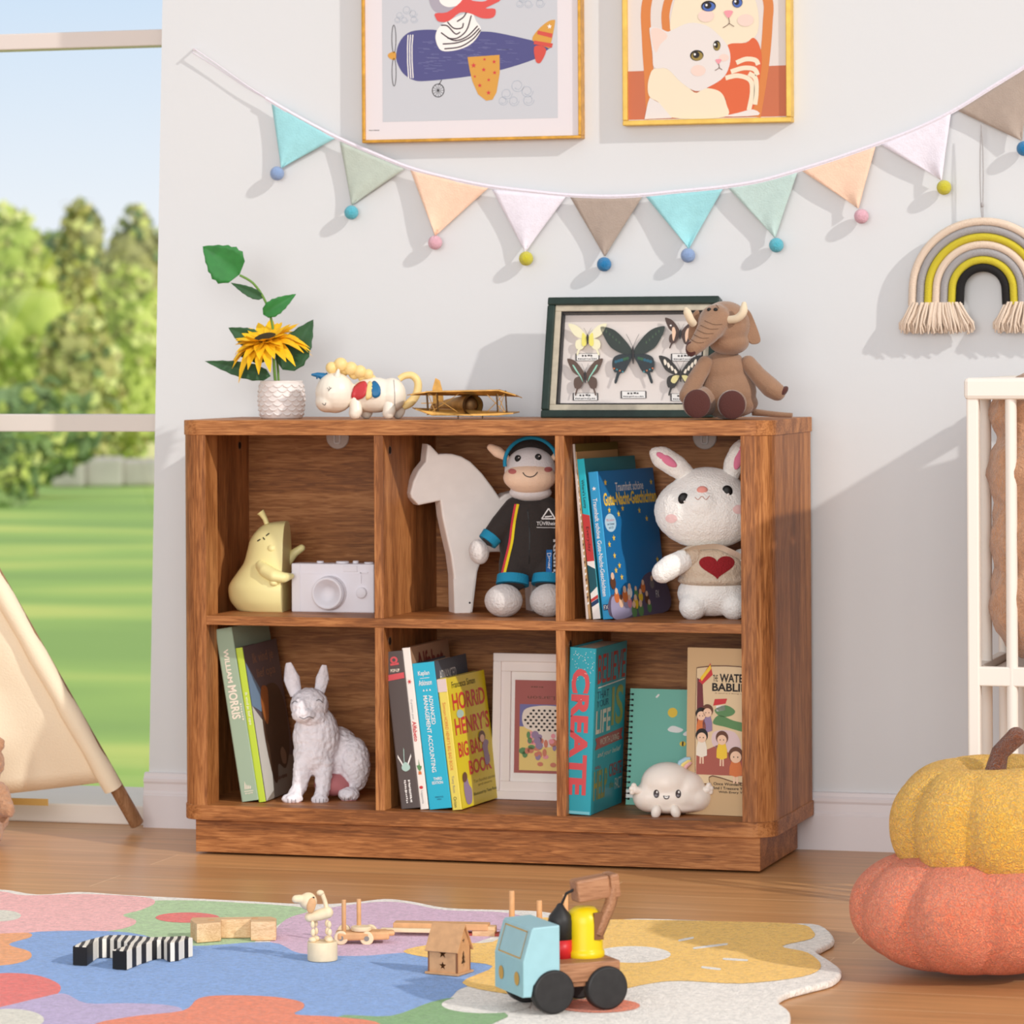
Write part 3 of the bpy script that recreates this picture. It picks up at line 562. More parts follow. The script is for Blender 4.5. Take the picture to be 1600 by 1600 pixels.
m.flat([(.13, .24), (.87, .24), (.87, .40), (.6, .36), (.4, .42), (.13, .36)], paint('scene_rose', (170, 92, 78)), nf, 2); m.flat([(.13, .50), (.22, .62), (.2, .8), (.13, .82)], paint('scene_plum', (116, 52, 56)), nf, 2); m.flat([(.15, .80), (.3, .91), (.33, .84), (.2, .78)], PRED, nf, 3); m.flat([(.17, .82), (.3, .90), (.31, .875), (.19, .80)], PYEL, nf, 4)
m.flat(ob([(.36, .63), (.5, .66), (.62, .63), (.58, .6), (.44, .59)]), PGRN, nf, 3); m.flat(ob([(.34, .55), (.5, .53), (.8, .50), (.88, .54), (.6, .57), (.42, .6)]), PGRN, nf, 3); m.flat([(.34, .655), (.50, .67), (.52, .70), (.36, .695)], PRED, nf, 3); m.flat([(.38, .62), (.5, .63), (.49, .66), (.38, .655)], PWH, nf, 3); m.flat(ob([(.36, .5), (.62, .5), (.7, .4), (.5, .38), (.34, .42)]), paint('scene_pale', (222, 196, 196)), nf, 2)
for x, y, s_, body, hair in ((.27, .62, .05, PLIL, PBRN), (.19, .60, .05, PORG, INK), (.2, .47, .055, CRM, INK), (.46, .46, .055, PYEL, PBRN), (.64, .36, .065, PORG, PBRN), (.80, .37, .06, PRED, PBRN)):
    m.flat([(x-s_*.5, y-.165), (x-s_*.15, y-.165), (x-s_*.1, y-.11), (x+s_*.1, y-.11), (x+s_*.15, y-.165), (x+s_*.5, y-.165), (x+s_*.45, y-.09), (x-s_*.45, y-.09)], PSKN, nf, 4); m.flat(crom([(x-s_*1.25, y-.115), (x+s_*1.25, y-.115), (x+s_*.7, y-.02), (x-s_*.7, y-.02)], 2), body, nf, 5); m.flat(circ(x, y+.006, s_*1.45, s_*.74), hair, nf, 6); m.flat(circ(x, y-.008, s_*1.1, s_*.54), PSKN, nf, 7); m.flat(circ(x-s_*.4, y-.008, s_*.12, s_*.07, 8), INK, nf, 8); m.flat(circ(x+s_*.4, y-.008, s_*.12, s_*.07, 8), INK, nf, 8)
m.text('THE', INK, nf, .335, .80, .395, .84, 0, .01, 3); m.text('WATER', INK, nf, .42, .797, .79, .848, 0, .03, 3); m.text('BABLIES', INK, nf, .325, .742, .83, .792, 0, .03, 3); m.text('A land is a living nation', PBRN, nf, .36, .726, .80, .734, 0, 0, 3)
m.text('Once Wonderful Friend', INK, nf, .355, .18, .9, .197, 0, .01, 1); m.text('And I Treasure You More', INK, nf, .34, .155, .92, .172, 0, .01, 1); m.text('With Every Year', INK, nf, .42, .13, .80, .147, 0, .01, 1); m.build('cover_print', o)
o, W, H = panel('framed_print', 'white picture frame with flower print standing behind the yellow paperback', 'picture frame', 767, 1015, 932, 1242, .19, -.02, .07, .02); zset(o, zb)
def frame_parts(o, W, H, bw, m1, m2=None, th=.018, steps=((0, 0),)):
    mb = MB(); 
    for x0, z0, x1, z1 in ((0, 0, W, bw), (0, H-bw, W, H), (0, bw, bw, H-bw), (W-bw, bw, W, H-bw)): mb.b2((x0, 0, z0), (x1, th, z1), m1, .0012)
    return mb
FW = mat('frame_white', (242, 232, 228), .4)
m = frame_parts(o, W, H, .014, FW); m.build('outer_moulding', o)
m = MB(); bw = .013; q = .03
for x0, z0, x1, z1 in ((bw, bw, W-bw, q), (bw, H-q, W-bw, H-bw), (bw, q, q, H-q), (W-q, q, W-bw, H-q)): m.b2((x0, .004, z0), (x1, .016, z1), FW, .001)
m.build('inner_moulding', o)
m = MB(); m.b2((q, .010, q), (W-q, .014, H-q), mat('mount_white', (240, 234, 230), .7)); m.build('mount', o)
pf = lambda a, b, c=0: (q+.006+a*(W-2*q-.012), .0096-.0002*c, .044+b*(H-.088))
m = MB(); m.flat([(0, 0), (1, 0), (1, 1), (0, 1)], paint('print_dusty_rose', (168, 96, 92), .6), pf); m.flat([(.08, .03), (.95, .03), (.95, .50), (.08, .50)], PYEL if 0 else paint('print_butter', (232, 204, 128), .6), pf, 1); m.flat([(.08, .50), (.95, .50), (.95, .74), (.08, .74)], paint('print_periwinkle', (118, 116, 168), .6), pf, 2)
m.flat(ob([(.12, .62), (.2, .70), (.5, .73), (.8, .70), (.88, .60), (.82, .50), (.7, .44), (.62, .3), (.4, .3), (.3, .44), (.15, .5)]), paint('print_vase', (232, 220, 208), .6), pf, 3)
rnd = random.Random(5)
for i in range(70):
    a, c = .17+.085*(i % 9)+.04*((i//9) % 2), .43+.035*(i//9)
    if (a-.5)**2/.12+(c-.58)**2/.018 < 1: m.flat(circ(a, c, .022, .0125, 10), INK, pf, 4)
for i in range(44): a, c = rnd.uniform(.12, .9), rnd.uniform(.08, .42); m.flat(circ(a, c, rnd.uniform(.03, .07), rnd.uniform(.02, .045), 10), rnd.choice((paint('print_coral', (206, 128, 106), .6), PGRN, PLIL, PPNK, MATS['print_coral'])), pf, 5+i % 3)
m.text('Larson', PBRN, pf, .2, .79, .62, .83, 2, 0, 1); dashes(m, PBRN, pf, .25, .92, .45, .935, 5, 1); m.build('flower_print', o)
# ---------------------------------------------------------------- figures in the cubes
def Q(L):
    def f(u, v, dy=0): return (round((u-L.u)*L.k, 6), dy*L.k, round((L.v-v)*L.k, 6))   # dy in photo pixels too
    return f
def E_(L, u, v, dy, ru, rv, ry=None, rot=None): 
    k = L.k; p = Q(L)(u, v, dy); return ('e', p, (ru*k, (ry if ry is not None else ru)*k, rv*k), rot)
def C_(L, pts, rr): q = Q(L); return ('c', [q(*p) for p in pts], [r*L.k for r in rr])
# pear bookend
L = Loc(425, .14, ZM1); q = Q(L); k = L.k; dv = L.v-955.5
PEAR = mat('pear_yellow', (242, 230, 164), .38, spec=.4)
o = L.th('pear_figurine', 'pale yellow pear figurine with sleepy face hugging the white camera', 'figurine')
prof = [(10, 816), (33, 820), (47, 830), (58, 845), (62, 859), (68, 880), (78, 895), (90, 912), (93, 924), (90, 940), (80, 953), (76, 955.5)]
prof = [(r, v) for r, v in crom(prof, 4, False)]
mb = MB(); V = []; Fc = []; n = 24; ax = 449
for r, v in prof:
    for j in range(n+1):
        a = math.pi/2+math.pi*j/n; x = r*math.cos(a); y = .62*r*math.sin(a)
        x, y = x*math.cos(.12)+y*math.sin(.12), -x*math.sin(.12)+y*math.cos(.12)
        V.append(q(ax+x, v+dv, y))
N = len(prof)
for i in range(N-1):
    for j in range(n): Fc.append((i*(n+1)+j, (i+1)*(n+1)+j, (i+1)*(n+1)+j+1, i*(n+1)+j+1))
mb.add(V, Fc, PEAR, True)
mb.add(V, [tuple([i*(n+1) for i in range(N)]+[i*(n+1)+n for i in range(N-1, -1, -1)])], PEAR); mb.add(V[:n+1], [tuple(range(n+1))], PEAR)
body = mb.build('body', o)
mb = MB(); mb.tube([q(418, 820+dv, -4), q(415, 812+dv, -4), q(411, 805+dv, -4), q(408, 801+dv, -4)], [4*k, 4*k, 5*k, 6.5*k], PEAR, 12); mb.build('stem', o)
blob('arm', o, [C_(L, [(410, 884+dv, -30), (418, 891+dv, -42), (432, 898+dv, -54), (446, 901+dv, -56), (459, 899+dv, -46)], [9, 11, 10.5, 8.5, 4.5])], PEAR, .002)
blob('arm', o, [C_(L, [(446, 884+dv, 30), (458, 868+dv, 34), (470, 860+dv, 34)], [8, 7, 6])], PEAR, .002)
blob('cheek', o, [E_(L, 429, 857+dv, -28, 10, 8, 9)], PEAR, .0015); blob('leg', o, [E_(L, 432, 909+dv, -52, 8, 6, 8)], PEAR, .0015)
S = Surf(body); mb = MB()
for p0, p1 in (((404, 846), (409, 843)), ((418, 837.5), (423, 833.5)), ((413, 840), (416, 843.5))): S.strip(mb, [(q(p0[0], p0[1]+dv)[0], q(p0[0], p0[1]+dv)[2]), (q(p1[0], p1[1]+dv)[0], q(p1[0], p1[1]+dv)[2])], 1.8*k, BLACK)
mb.build('face', o)
# white camera ornament
WPL = mat('matte_white_plaster', (238, 234, 240), .75, spec=.2)
P = np.array([xat(455.5, .115, ZM1), .115, ZM1]); k = float((P-CAM) @ _fw)/F
o = thing('camera_ornament', 'matte white camera ornament beside the pear figurine', 'ornament', P, 0)
W, H = 136*k, 77*k; mb = MB(); mb.b2((0, 0, 0), (W, .036, H*.985), WPL, .002); mb.b2((-.0005, -.001, H*.78), (W*1.002, .037, H*.79), WPL); mb.b2((W*.10, -.0012, .001), (W*.11, .002, H*.98), WPL); mb.b2((W*.63, -.0015, H*.83), (W*.80, .002, H*.95), WPL, .0006); mb.b2((W*.84, -.002, H*.60), (W*.85, .001, H*.82), WPL); mb.b2((W*.84, -.002, H*.80), (W*.93, .001, H*.83), WPL)
mb.build('body', o)
mb = MB(); c = (W*.475, 0, H*.40)
def yl(mb, c, prof, m): 
    t = MB(); t.lathe(prof, m, (0, 0, 0), 40); mb.add([(c[0]+x, c[1]-z, c[2]+y) for x, y, z in t.v], t.f, m, True)
yl(mb, c, [(.0285, 0), (.0285, .006), (.0265, .0065), (.0265, .018), (.0255, .019), (.0225, .0192), (.0218, .0165), (.013, .015), (.0125, .012), (0, .0125)], WPL)
for i in range(60):
    a = 2*math.pi*i/60; mb.box((c[0]+.0268*math.cos(a), c[1]-.011, c[2]+.0268*math.sin(a)), (.0012, .008, .0012), WPL, (0, -a, 0))
mb.build('lens', o)
mb = MB(); yl(mb, (W*.855, 0, H*.41), [(.009, 0), (.009, .005), (.008, .006), (0, .0062)], WPL); mb.build('knob', o)
mb = MB()
for x, r, h in ((.31, .006, .004), (.58, .011, .004), (.74, .005, .005), (.9, .008, .003)): mb.cyl((W*x, .018, H*.98), (W*x, .018, H*.98+h), r, WPL, bev=.001)
mb.build('dial', o)
# carved white horse
L = Loc(720, .17, ZM1); dv = L.v-956; k = L.k/.96; HR = mat('white_washed_wood', (244, 236, 230), .6, var=.03, vs=40)
o = thing('horse_statue', 'white carved wooden horse behind the grey plush calf', 'statue', L.P, YAW+.26)
hp = [(666, 703), (671, 705), (683, 718), (692, 717.5), (704, 718), (718, 722), (732, 730), (750, 748), (766, 769), (777, 785), (786, 779), (800, 776), (830, 776), (850, 786), (854, 806), (852, 956), (826, 956), (822, 874), (808, 866), (762, 866), (748, 878), (742, 895), (734, 956), (706, 956), (705, 900), (701, 870), (694, 840), (688, 812), (685, 788), (652, 794), (641, 783), (639, 776), (644, 758), (652, 742), (663, 729)]
hf = lambda a, b, c: ((a-L.u)*k, c*k, (L.v-(b+dv))*k)
mb = MB(); mb.prism(hp, -18, 20, HR, hf, 3.0*1, 2); body = mb.build('body', o)
mb = MB(); mb.prism([(736, 905), (730, 956), (706, 956), (704, 905)], -19.2, -18.5, HR, hf); mb.flat(circ(729, 941, 1.6, 1.6, 10), INK, hf, -19.4); mb.build('leg', o); mb = MB()
mb.prism([(845, 900), (850, 956), (828, 956), (825, 900)], -19.2, -18.5, HR, hf)
mb.build('leg', o)
# grey plush calf in racing overalls
L = Loc(826, .13, ZM1); q = Q(L); dv = L.v-961; k = L.k
FG = mat('grey_plush', (224, 218, 218), .95, bump=.4, bs=500, sheen=.3); FP = mat('peach_plush', (246, 212, 184), .95, bump=.3, bs=500, sheen=.3); SU = mat('black_suit_fabric', (58, 52, 50), .85, bump=.3, bs=300, sheen=.1)
TE = mat('teal_cuff', (32, 140, 178), .8, bump=.3, bs=400); FM = mat('mottled_grey_plush', (216, 208, 204), .95, bump=.7, bs=220, sheen=.3)
o = L.th('plush_calf', 'grey plush calf in black racing overalls and teal-trimmed cap', 'plush toy')
head = blob('head', o, [E_(L, 830, 736+dv, 0, 41, 38, 34), E_(L, 830, 770+dv, 0, 34, 14, 26)], FG, .0022, 6)
muz = blob('muzzle', o, [E_(L, 829, 746+dv, -14, 42, 24, 30), E_(L, 829, 752+dv, -12, 37, 20, 28)], FP, .002, 6)
blob('ear', o, [('c', [q(794, 716+dv, 0), q(779, 706+dv, -2), q(768, 699+dv, -2)], [5*k, 9*k, 6*k])], FP, .0018, 6); blob('ear', o, [('c', [q(866, 716+dv, 0), q(880, 706+dv, -2)], [5*k, 9*k])], FP, .0018, 6)
blob('cap', o, [E_(L, 831, 717+dv, 15, 40, 33, 26)], SU, .0022, 5)
mb = MB(); mb.tube([q(831+41*math.cos(a), 722+dv-38*math.sin(a), -22*abs(math.cos(a))**2-6) for a in [math.pi*(-.05+1.1*i/20) for i in range(21)]], 3*k, TE, 8); mb.build('cap_trim', o)
suit = blob('overalls', o, [E_(L, 832, 850+dv, 2, 52, 60, 34), E_(L, 831, 806+dv, 2, 40, 28, 26), C_(L, [(806, 796+dv, 0), (785, 820+dv, -8), (768, 838+dv, -14)], [20, 19, 15]), C_(L, [(856, 796+dv, 0), (880, 822+dv, -8), (893, 838+dv, -14)], [20, 19, 15]), C_(L, [(806, 880+dv, 0), (803, 900+dv, -10)], [27, 24]), C_(L, [(856, 880+dv, 0), (856, 902+dv, -10)], [27, 24])], SU, .0026, 5)
for sx_, u0, u1 in ((1, 768, 762), (-1, 893, 899)):
    mb = MB(); mb.tube([q(u0+2*sx_, 836+dv, -13), q(u1, 846+dv, -16)], [17*k, 16*k], TE, 18); mb.build('cuff', o)
    blob('hand', o, [E_(L, u1-13*sx_+ (0 if sx_ > 0 else 0), 861+dv, -20, 16, 20, 16, (0, -.2*sx_, 0))], FM, .002, 5)
for u in (802, 857):
    mb = MB(); mb.tube([q(u, 899+dv, -12), q(u-1, 913+dv, -16)], [25*k, 26*k], TE, 20); mb.build('cuff', o)
    blob('foot', o, [E_(L, u-15+ (15 if u > 830 else 0), 936+dv, -36, 30, 26, 32)], FM, .0024, 5)
S = Surf(head, muz)
for u, v in ((810.5, 716), (842, 714)):
    mb = MB(); x, _, z = q(u, v+dv); mb.ell(S(x, z, .0005), (5.2*k, 3.4*k, 5.6*k), BLACK); y = S(x, z)[1]; mb.ell((x+1.6*k, y-3.6*k, z+1.8*k), 1.0*k, WHITE, seg=8, rings=6); mb.build('eye', o)
mb = MB()
for u, v in ((801.6, 735.6), (857.6, 733)): x, _, z = q(u, v+dv); S.decal(mb, circ(x, z, 6.4*k, 4*k, 20), paint('blush', (196, 112, 108), .9))
S.strip(mb, [q(818, 737+dv)[::2], q(822, 742+dv)[::2], q(829, 744+dv)[::2], q(836, 742+dv)[::2], q(841, 736.5+dv)[::2]], 1.5*k, INK); mb.build('face_stitching', o)
S = Surf(suit); mb = MB(); st = [(808.5, 787), (803, 815), (799, 845), (793, 870), (786, 898)]
S.strip(mb, [q(u-2.2, v+dv)[::2] for u, v in st], 3.2*k, paint('stripe_red', (214, 62, 78), .8)); S.strip(mb, [q(u+1.6, v+dv)[::2] for u, v in st], 4*k, paint('stripe_yellow', (240, 212, 40), .8)); S.strip(mb, [q(825, 795+dv)[::2], q(828, 830+dv)[::2], q(827, 880+dv)[::2]], 1.6*k, BLACK)
LW = paint('logo_white', (236, 232, 230), .7)
for a, b_ in (((847, 810), (858, 794)), ((858, 794), (868, 810)), ((847, 810), (868, 810)), ((852, 807), (863, 806))): S.strip(mb, [q(a[0], a[1]+dv)[::2], q(b_[0], b_[1]+dv)[::2]], 2*k, LW)
def stx(st_, u0, v0, u1, v1, m, rot=0, bold=.01):
    x0, _, z0 = q(u0, v1+dv); x1, _, z1 = q(u1, v0+dv); mb.text(st_, m, lambda a, b, c: S(a, b, .001), x0, z0, x1, z1, rot, bold)
stx('TÜVRheinland', 839, 813, 882, 820, LW); S.strip(mb, [q(839, 823+dv)[::2], q(868, 824+dv)[::2]], .8*k, LW)
S.decal(mb, [q(854, 858+dv)[::2], q(863, 858+dv)[::2], q(862, 896+dv)[::2], q(853, 896+dv)[::2]], paint('driver_blue', (36, 110, 180), .7), 4); stx('Driver', 855, 863, 861.5, 888, LW, -1); stx('Riding', 862, 842, 874, 904, LW, -1, .03); mb.build('overalls_print', o)
# white plush bunny in knitted jumper
L = Loc(1112, .115, ZM1); q = Q(L); dv = L.v-964; k = L.k
BW = mat('white_plush', (250, 247, 242), .95, bump=.6, bs=350, sheen=.5); KN = mat('beige_knit', (214, 194, 172), .95, bump=.9, bs=260, sheen=.2)
o = L.th('plush_bunny', 'white plush bunny in beige jumper with red heart', 'plush toy')
head = blob('head', o, [E_(L, 1106, 796+dv, 0, 84, 60, 55), E_(L, 1106, 775+dv, 0, 62, 48, 48), E_(L, 1096, 785+dv, -20, 40, 34, 38)], BW, .0026, 12, .0008, .004)
blob('ear', o, [('c', [q(1080, 744+dv, 0), q(1058, 726+dv, -6), q(1036, 712+dv, -10), q(1026, 706+dv, -10)], [13*k, 18*k, 18*k, 11*k])], BW, .0024, 7, .0008, .004)
blob('ear', o, [('c', [q(1142, 744+dv, 0), q(1148, 722+dv, -6), q(1156, 704+dv, -10), q(1160, 694+dv, -10)], [13*k, 17*k, 16*k, 11*k])], BW, .0024, 7, .0008, .004)
PKE = mat('pink_ear_lining', (226, 130, 160), .9, sheen=.3)
mb = MB(); mb.ell(q(1042, 715+dv, -24), (19*k, 4*k, 7*k), PKE, (0, .60, 0)); mb.build('inner_ear', o); mb = MB(); mb.ell(q(1155, 712+dv, -22), (7*k, 4*k, 20*k), PKE, (0, .30, 0)); mb.build('inner_ear', o)
blob('body', o, [E_(L, 1114, 925+dv, 6, 56, 36, 40), E_(L, 1082, 944+dv, -12, 22, 22, 26), E_(L, 1146, 944+dv, -12, 22, 22, 26), E_(L, 1114, 890+dv, 4, 46, 34, 34)], BW, .0026, 8, .0008, .004)
swt = blob('jumper', o, [E_(L, 1114, 888+dv, 2, 54, 31, 41), E_(L, 1112, 870+dv, 2, 44, 20, 36), E_(L, 1116, 904+dv, 3, 58, 12, 44)], KN, .0024, 4)
blob('sleeve', o, [C_(L, [(1082, 866+dv, -14), (1066, 870+dv, -22)], [18, 15])], KN, .0022, 4)
blob('arm', o, [C_(L, [(1066, 872+dv, -24), (1046, 882+dv, -30), (1034, 890+dv, -32)], [17, 19, 17])], BW, .0024, 7, .0008, .004); blob('arm', o, [C_(L, [(1160, 872+dv, 4), (1186, 888+dv, -4)], [17, 17])], BW, .0024, 5)
S = Surf(head)
for u, v, a in ((1067, 775, .25), (1135, 764, -.2)):
    mb = MB(); x, _, z = q(u, v+dv); y = S(x, z)[1]; mb.ell((x, y+1.5*k, z), (8.5*k, 4*k, 9.5*k), BLACK, (0, a, 0)); mb.ell((x+1.5*k, y-2*k, z-4.5*k), 1.9*k, WHITE, seg=8, rings=6); mb.build('eye', o)
x, _, z = q(1096, 761.5+dv); y = S(x, z)[1]; mb = MB(); mb.ell((x, y+1*k, z), (8.5*k, 5*k, 6.2*k), mat('pink_nose', (236, 158, 146), .8)); mb.build('nose', o)
mb = MB(); S.strip(mb, [q(1084, 772+dv)[::2], q(1089, 776+dv)[::2], q(1095, 771+dv)[::2], q(1101, 776+dv)[::2], q(1107, 770+dv)[::2]], 1.1*k, paint('mouth_thread', (196, 150, 136), .9))
for u, v in ((1048, 806), (1152, 792)): x, _, z = q(u, v+dv); S.decal(mb, circ(x, z, 9*k, 7*k, 18), paint('soft_blush', (244, 206, 204), .95))
mb.build('face_stitching', o)
S = Surf(swt); mb = MB(); x, _, z = q(1119, 880+dv); hp_ = [(16*math.sin(t)**3, 13*math.cos(t)-5*math.cos(2*t)-2*math.cos(3*t)-math.cos(4*t)) for t in [2*math.pi*i/40 for i in range(40)]]
S.decal(mb, [(x+a*1.75*k, z+b_*1.25*k) for a, b_ in hp_], mat('red_yarn', (150, 34, 40), .95, bump=.8, bs=300), 6); mb.build('heart_patch', o)
mb = MB(); S.strip(mb, [q(1070, 858+dv)[::2], q(1090, 852+dv)[::2], q(1118, 850+dv)[::2], q(1140, 858+dv)[::2], q(1158, 868+dv)[::2]], 9*k, CRM, .004); mb.build('collar', o)
# white rabbit statue
L = Loc(503, .13, ZB1); q = Q(L); dv = L.v-1248; k = L.k
ST = mat('weathered_white_resin', (240, 234, 238), .7, bump=.9, bs=130, var=.07, vs=55); STP = mat('dusty_pink_wash', (190, 118, 120), .8)
o = L.th('rabbit_statue', 'weathered white rabbit statue sitting beside the leaning books', 'statue')
body = blob('body', o, [E_(L, 485, 1100+dv, -14, 30, 27, 28), E_(L, 478, 1112+dv, -32, 20, 15, 18), E_(L, 492, 1120+dv, -22, 20, 14, 18), E_(L, 474, 1100+dv, -26, 17, 15, 20), E_(L, 495, 1152+dv, -4, 37, 50, 34), E_(L, 491, 1176+dv, -10, 32, 36, 30), E_(L, 525, 1185+dv, 24, 40, 48, 34), E_(L, 553, 1196+dv, 10, 26, 44, 30), C_(L, [(476, 1190+dv, -22), (470, 1225+dv, -28), (462, 1240+dv, -38)], [16, 12, 11]), C_(L, [(508, 1190+dv, -20), (506, 1228+dv, -28), (502, 1243+dv, -38)], [15, 12, 10]), E_(L, 459, 1243+dv, -40, 17, 9, 14), E_(L, 502, 1246+dv, -40, 14, 9, 14), E_(L, 546, 1239+dv, -20, 17, 11, 18)], ST, .0022, 3, .0016, .006)
for pts, rr in (([(464, 1086, -8), (457, 1060, -6), (452, 1035, -4)], (9, 13, 4)), ([(500, 1082, -6), (505, 1060, -4), (508, 1039, -2)], (8, 10.5, 3.5))):
    mb = MB(); P_ = crom([(u, v, d) for u, v, d in pts], 6, False); R_2 = [np.interp(i/(len(P_)-1), (0, .5, 1), rr) for i in range(len(P_))]
    mb.tube([q(u, v+dv, d) for u, v, d in P_], [r*k for r in R_2], ST, 16); yc = -6*k; mb.v = [(x, yc+(y-yc)*.38+(.25*abs(x-q(P_[3][0], 0)[0])), z) for x, y, z in mb.v]; mb.build('ear', o)
mb = MB(); S = Surf(body)
S.strip(mb, [q(471, 1115+dv)[::2], q(478, 1118+dv)[::2], q(486, 1115+dv)[::2], q(493, 1118+dv)[::2]], 1.5*k, PGRY); 
for u, v, s_ in ((463, 1095, -1), (502, 1093, 1)): S.strip(mb, [q(u-5, v+2*s_*-1+dv)[::2], q(u, v-3+dv)[::2], q(u+5, v+2*s_+dv)[::2]], 1.2*k, PGRY)
for u0 in (459, 502, 546):
    for d_ in (-6, 0, 6): x, _, z = q(u0+d_, 1246+dv); S.strip(mb, [(x, z+4*k), (x, z-3*k)], .9*k, PGRY)
mb.build('carved_face', o)
blob('belly_wash', o, [E_(L, 520, 1226+dv, 0, 30, 18, 24)], STP, .0025, 3); 
mb = MB()
for u0, w_, yy in ((459, 16, -40), (502, 13, -40), (546, 15, -20)): mb.ell(q(u0, 1250+dv, yy), (w_*k, 13*k, 4*k), STP)
mb.build('paw_wash', o)
# cloud figurine
L = Loc(1051, .07, ZB1); q = Q(L); dv = L.v-1274; k = L.k; CL = mat('cream_vinyl', (248, 236, 224), .4, spec=.4, sss=.1)
o = L.th('cloud_figurine', 'cream cloud figurine with smiling face and rainbow tuft', 'figurine')
body = blob('body', o, [E_(L, 1050, 1246+dv, 0, 60, 27, 34), E_(L, 1043, 1225+dv, 0, 42, 33, 34), E_(L, 1074, 1232+dv, 0, 30, 26, 30), E_(L, 1016, 1247+dv, 0, 28, 24, 28), E_(L, 1087, 1247+dv, 0, 28, 24, 28), E_(L, 1050, 1262+dv, 0, 52, 11, 30)], CL, .002, 22)
for u, a in ((991, 1), (1106, -1)):
    blob('arm', o, [C_(L, [(u+10*a, 1236+dv, -14), (u+1*a, 1234+dv, -16)], [6, 6]), E_(L, u-1*a, 1227+dv, -16, 4.5, 4.5), E_(L, u-5*a, 1232+dv, -16, 4, 4), E_(L, u-4*a, 1238+dv, -16, 4, 4)], CL, .0012, 4)
for u, a in ((1024, .25), (1054, -.35)): blob('foot', o, [E_(L, u, 1266+dv, -32, 8, 11, 8, (0, a, 0))], CL, .0014, 4)
for i, (c_, off) in enumerate((((170, 206, 220), 0), ((240, 214, 130), 6), ((232, 180, 178), 12))):
    mb = MB(); mb.tube([q(1060+off*.7, 1201+dv+off*.35, -2), q(1063+off*.8, 1193+dv+off*.4, -2), q(1072+off*.55, 1188+dv+off*.45, -2), q(1079+off*.1, 1187+dv+off*.7, -2)], [3*k, 4*k, 4*k, 2.5*k], mat('tuft_%d' % i, c_, .5), 10); mb.build('rainbow_tuft', o)
S = Surf(body); mb = MB()
for u in (1024.5, 1058.5):
    x, _, z = q(u, 1238.5+dv); S.decal(mb, circ(x, z, 4.4*k, 6.4*k, 20), paint('eye_brown', (66, 52, 50), .3)); S.decal(mb, circ(x+1*k, z+2.8*k, 1.5*k, 1.8*k, 10), PWH, 1, .0012); S.decal(mb, circ(x-.6*k, z-2.6*k, 2.4*k, 1.8*k, 10), PGRY, 1, .0011)
x, _, z = q(1040, 1243+dv); S.decal(mb, ob([(x-5*k, z+2*k), (x, z+1.2*k), (x+5*k, z+2*k), (x+3*k, z-3*k), (x-3*k, z-3*k)]), MATS['eye_brown'], 2); S.decal(mb, ob([(x-3*k, z+.8*k), (x, z+.4*k), (x+3*k, z+.8*k), (x+1.8*k, z-1.6*k), (x-1.8*k, z-1.6*k)]), PWH, 1, .0012); mb.build('face', o)
# ---------------------------------------------------------------- on top of the bookcase
# sunflower in a white pot
L = Loc(440, .15, ZT1); q = Q(L); dv = L.v-652.5; k = L.k; PT = mat('white_glazed_ceramic', (232, 224, 220), .35, spec=.5)
o = L.th('potted_sunflower', 'artificial sunflower with green leaves in a white scalloped pot', 'potted plant')
mb = MB(); H = 59; prof = [(0, 0), (30*k, 0), (33*k, 2*k)]+[((33+3.4*math.sin(math.pi*t))*k, (2+56*t)*k) for t in [i/9 for i in range(1, 10)]]+[(33.6*k, 59*k), (32*k, 59.5*k), (31*k, 57*k), (30*k, 48*k), (0, 48*k)]
mb.lathe(prof, PT, (0, 0, 0), 48)
for r_ in range(7):
    z = (6+7.2*r_)*k; R3 = (33.2+3.4*math.sin(math.pi*((6+7.2*r_)/58)))*k
    for j in range(15):
        a0 = 2*math.pi*(j+(r_ % 2)*.5)/15
        mb.tube([(R3*math.cos(a0+t*.21), R3*math.sin(a0+t*.21), z+abs(t)**2*4.5*k) for t in (-1, -.6, -.2, .2, .6, 1)], [.6*k, 1.2*k, 1.5*k, 1.5*k, 1.2*k, .6*k], PT, 6)
mb.build('pot', o)
SG = mat('stem_green', (104, 142, 62), .6); LF = mat('leaf_green', (48, 122, 56), .5, var=.15, vs=60); LF2 = mat('leaf_dark_green', (44, 84, 48), .55, var=.15, vs=60); PE = mat('petal_yellow', (244, 190, 26), .6, var=.12, vs=70); DS = mat('seed_brown', (62, 50, 24), .9, bump=.8, bs=400)
def leaf(name, base, tip, wpx, m, bow=0, fold=0, par=o, n=9, teeth=True, side=0):
    # base,tip = (u,v,dy); broad heart-shaped leaf with a centre crease and toothed rim
    B = np.array(q(*base)); T_ = np.array(q(*tip)); ax_ = T_-B; Ln = np.linalg.norm(ax_); ax_ = ax_/Ln
    nr = np.array([0, -1., 0]); sd = np.cross(ax_, nr); sd /= np.linalg.norm(sd); nr = np.cross(sd, ax_)
    sd = sd*math.cos(fold)+nr*math.sin(fold)*side; V = []; n2 = 12; cols = 4
    for i in range(n2+1):
        t = i/n2; ww = (math.sin(math.pi*min(1, t**.62))**.9)*wpx*k/2
        if teeth and 0 < i < n2: ww *= 1+.05*(1 if i % 2 else -1)
        c = B+ax_*Ln*t+nr*bow*k*math.sin(math.pi*t)
        for j in range(-cols, cols+1):
            f = j/cols; V.append(c+sd*ww*f+nr*abs(f)*ww*.25)
    m_ = MB(); w_ = 2*cols+1
    m_.add(V, [(i*w_+j, i*w_+j+1, (i+1)*w_+j+1, (i+1)*w_+j) for i in range(n2) for j in range(w_-1)], m, True)
    ob_ = m_.build(name, par); sl = ob_.modifiers.new('t', 'SOLIDIFY'); sl.thickness = .0007; return ob_
def V_(u, v, d=0): return (u, v+dv, d)
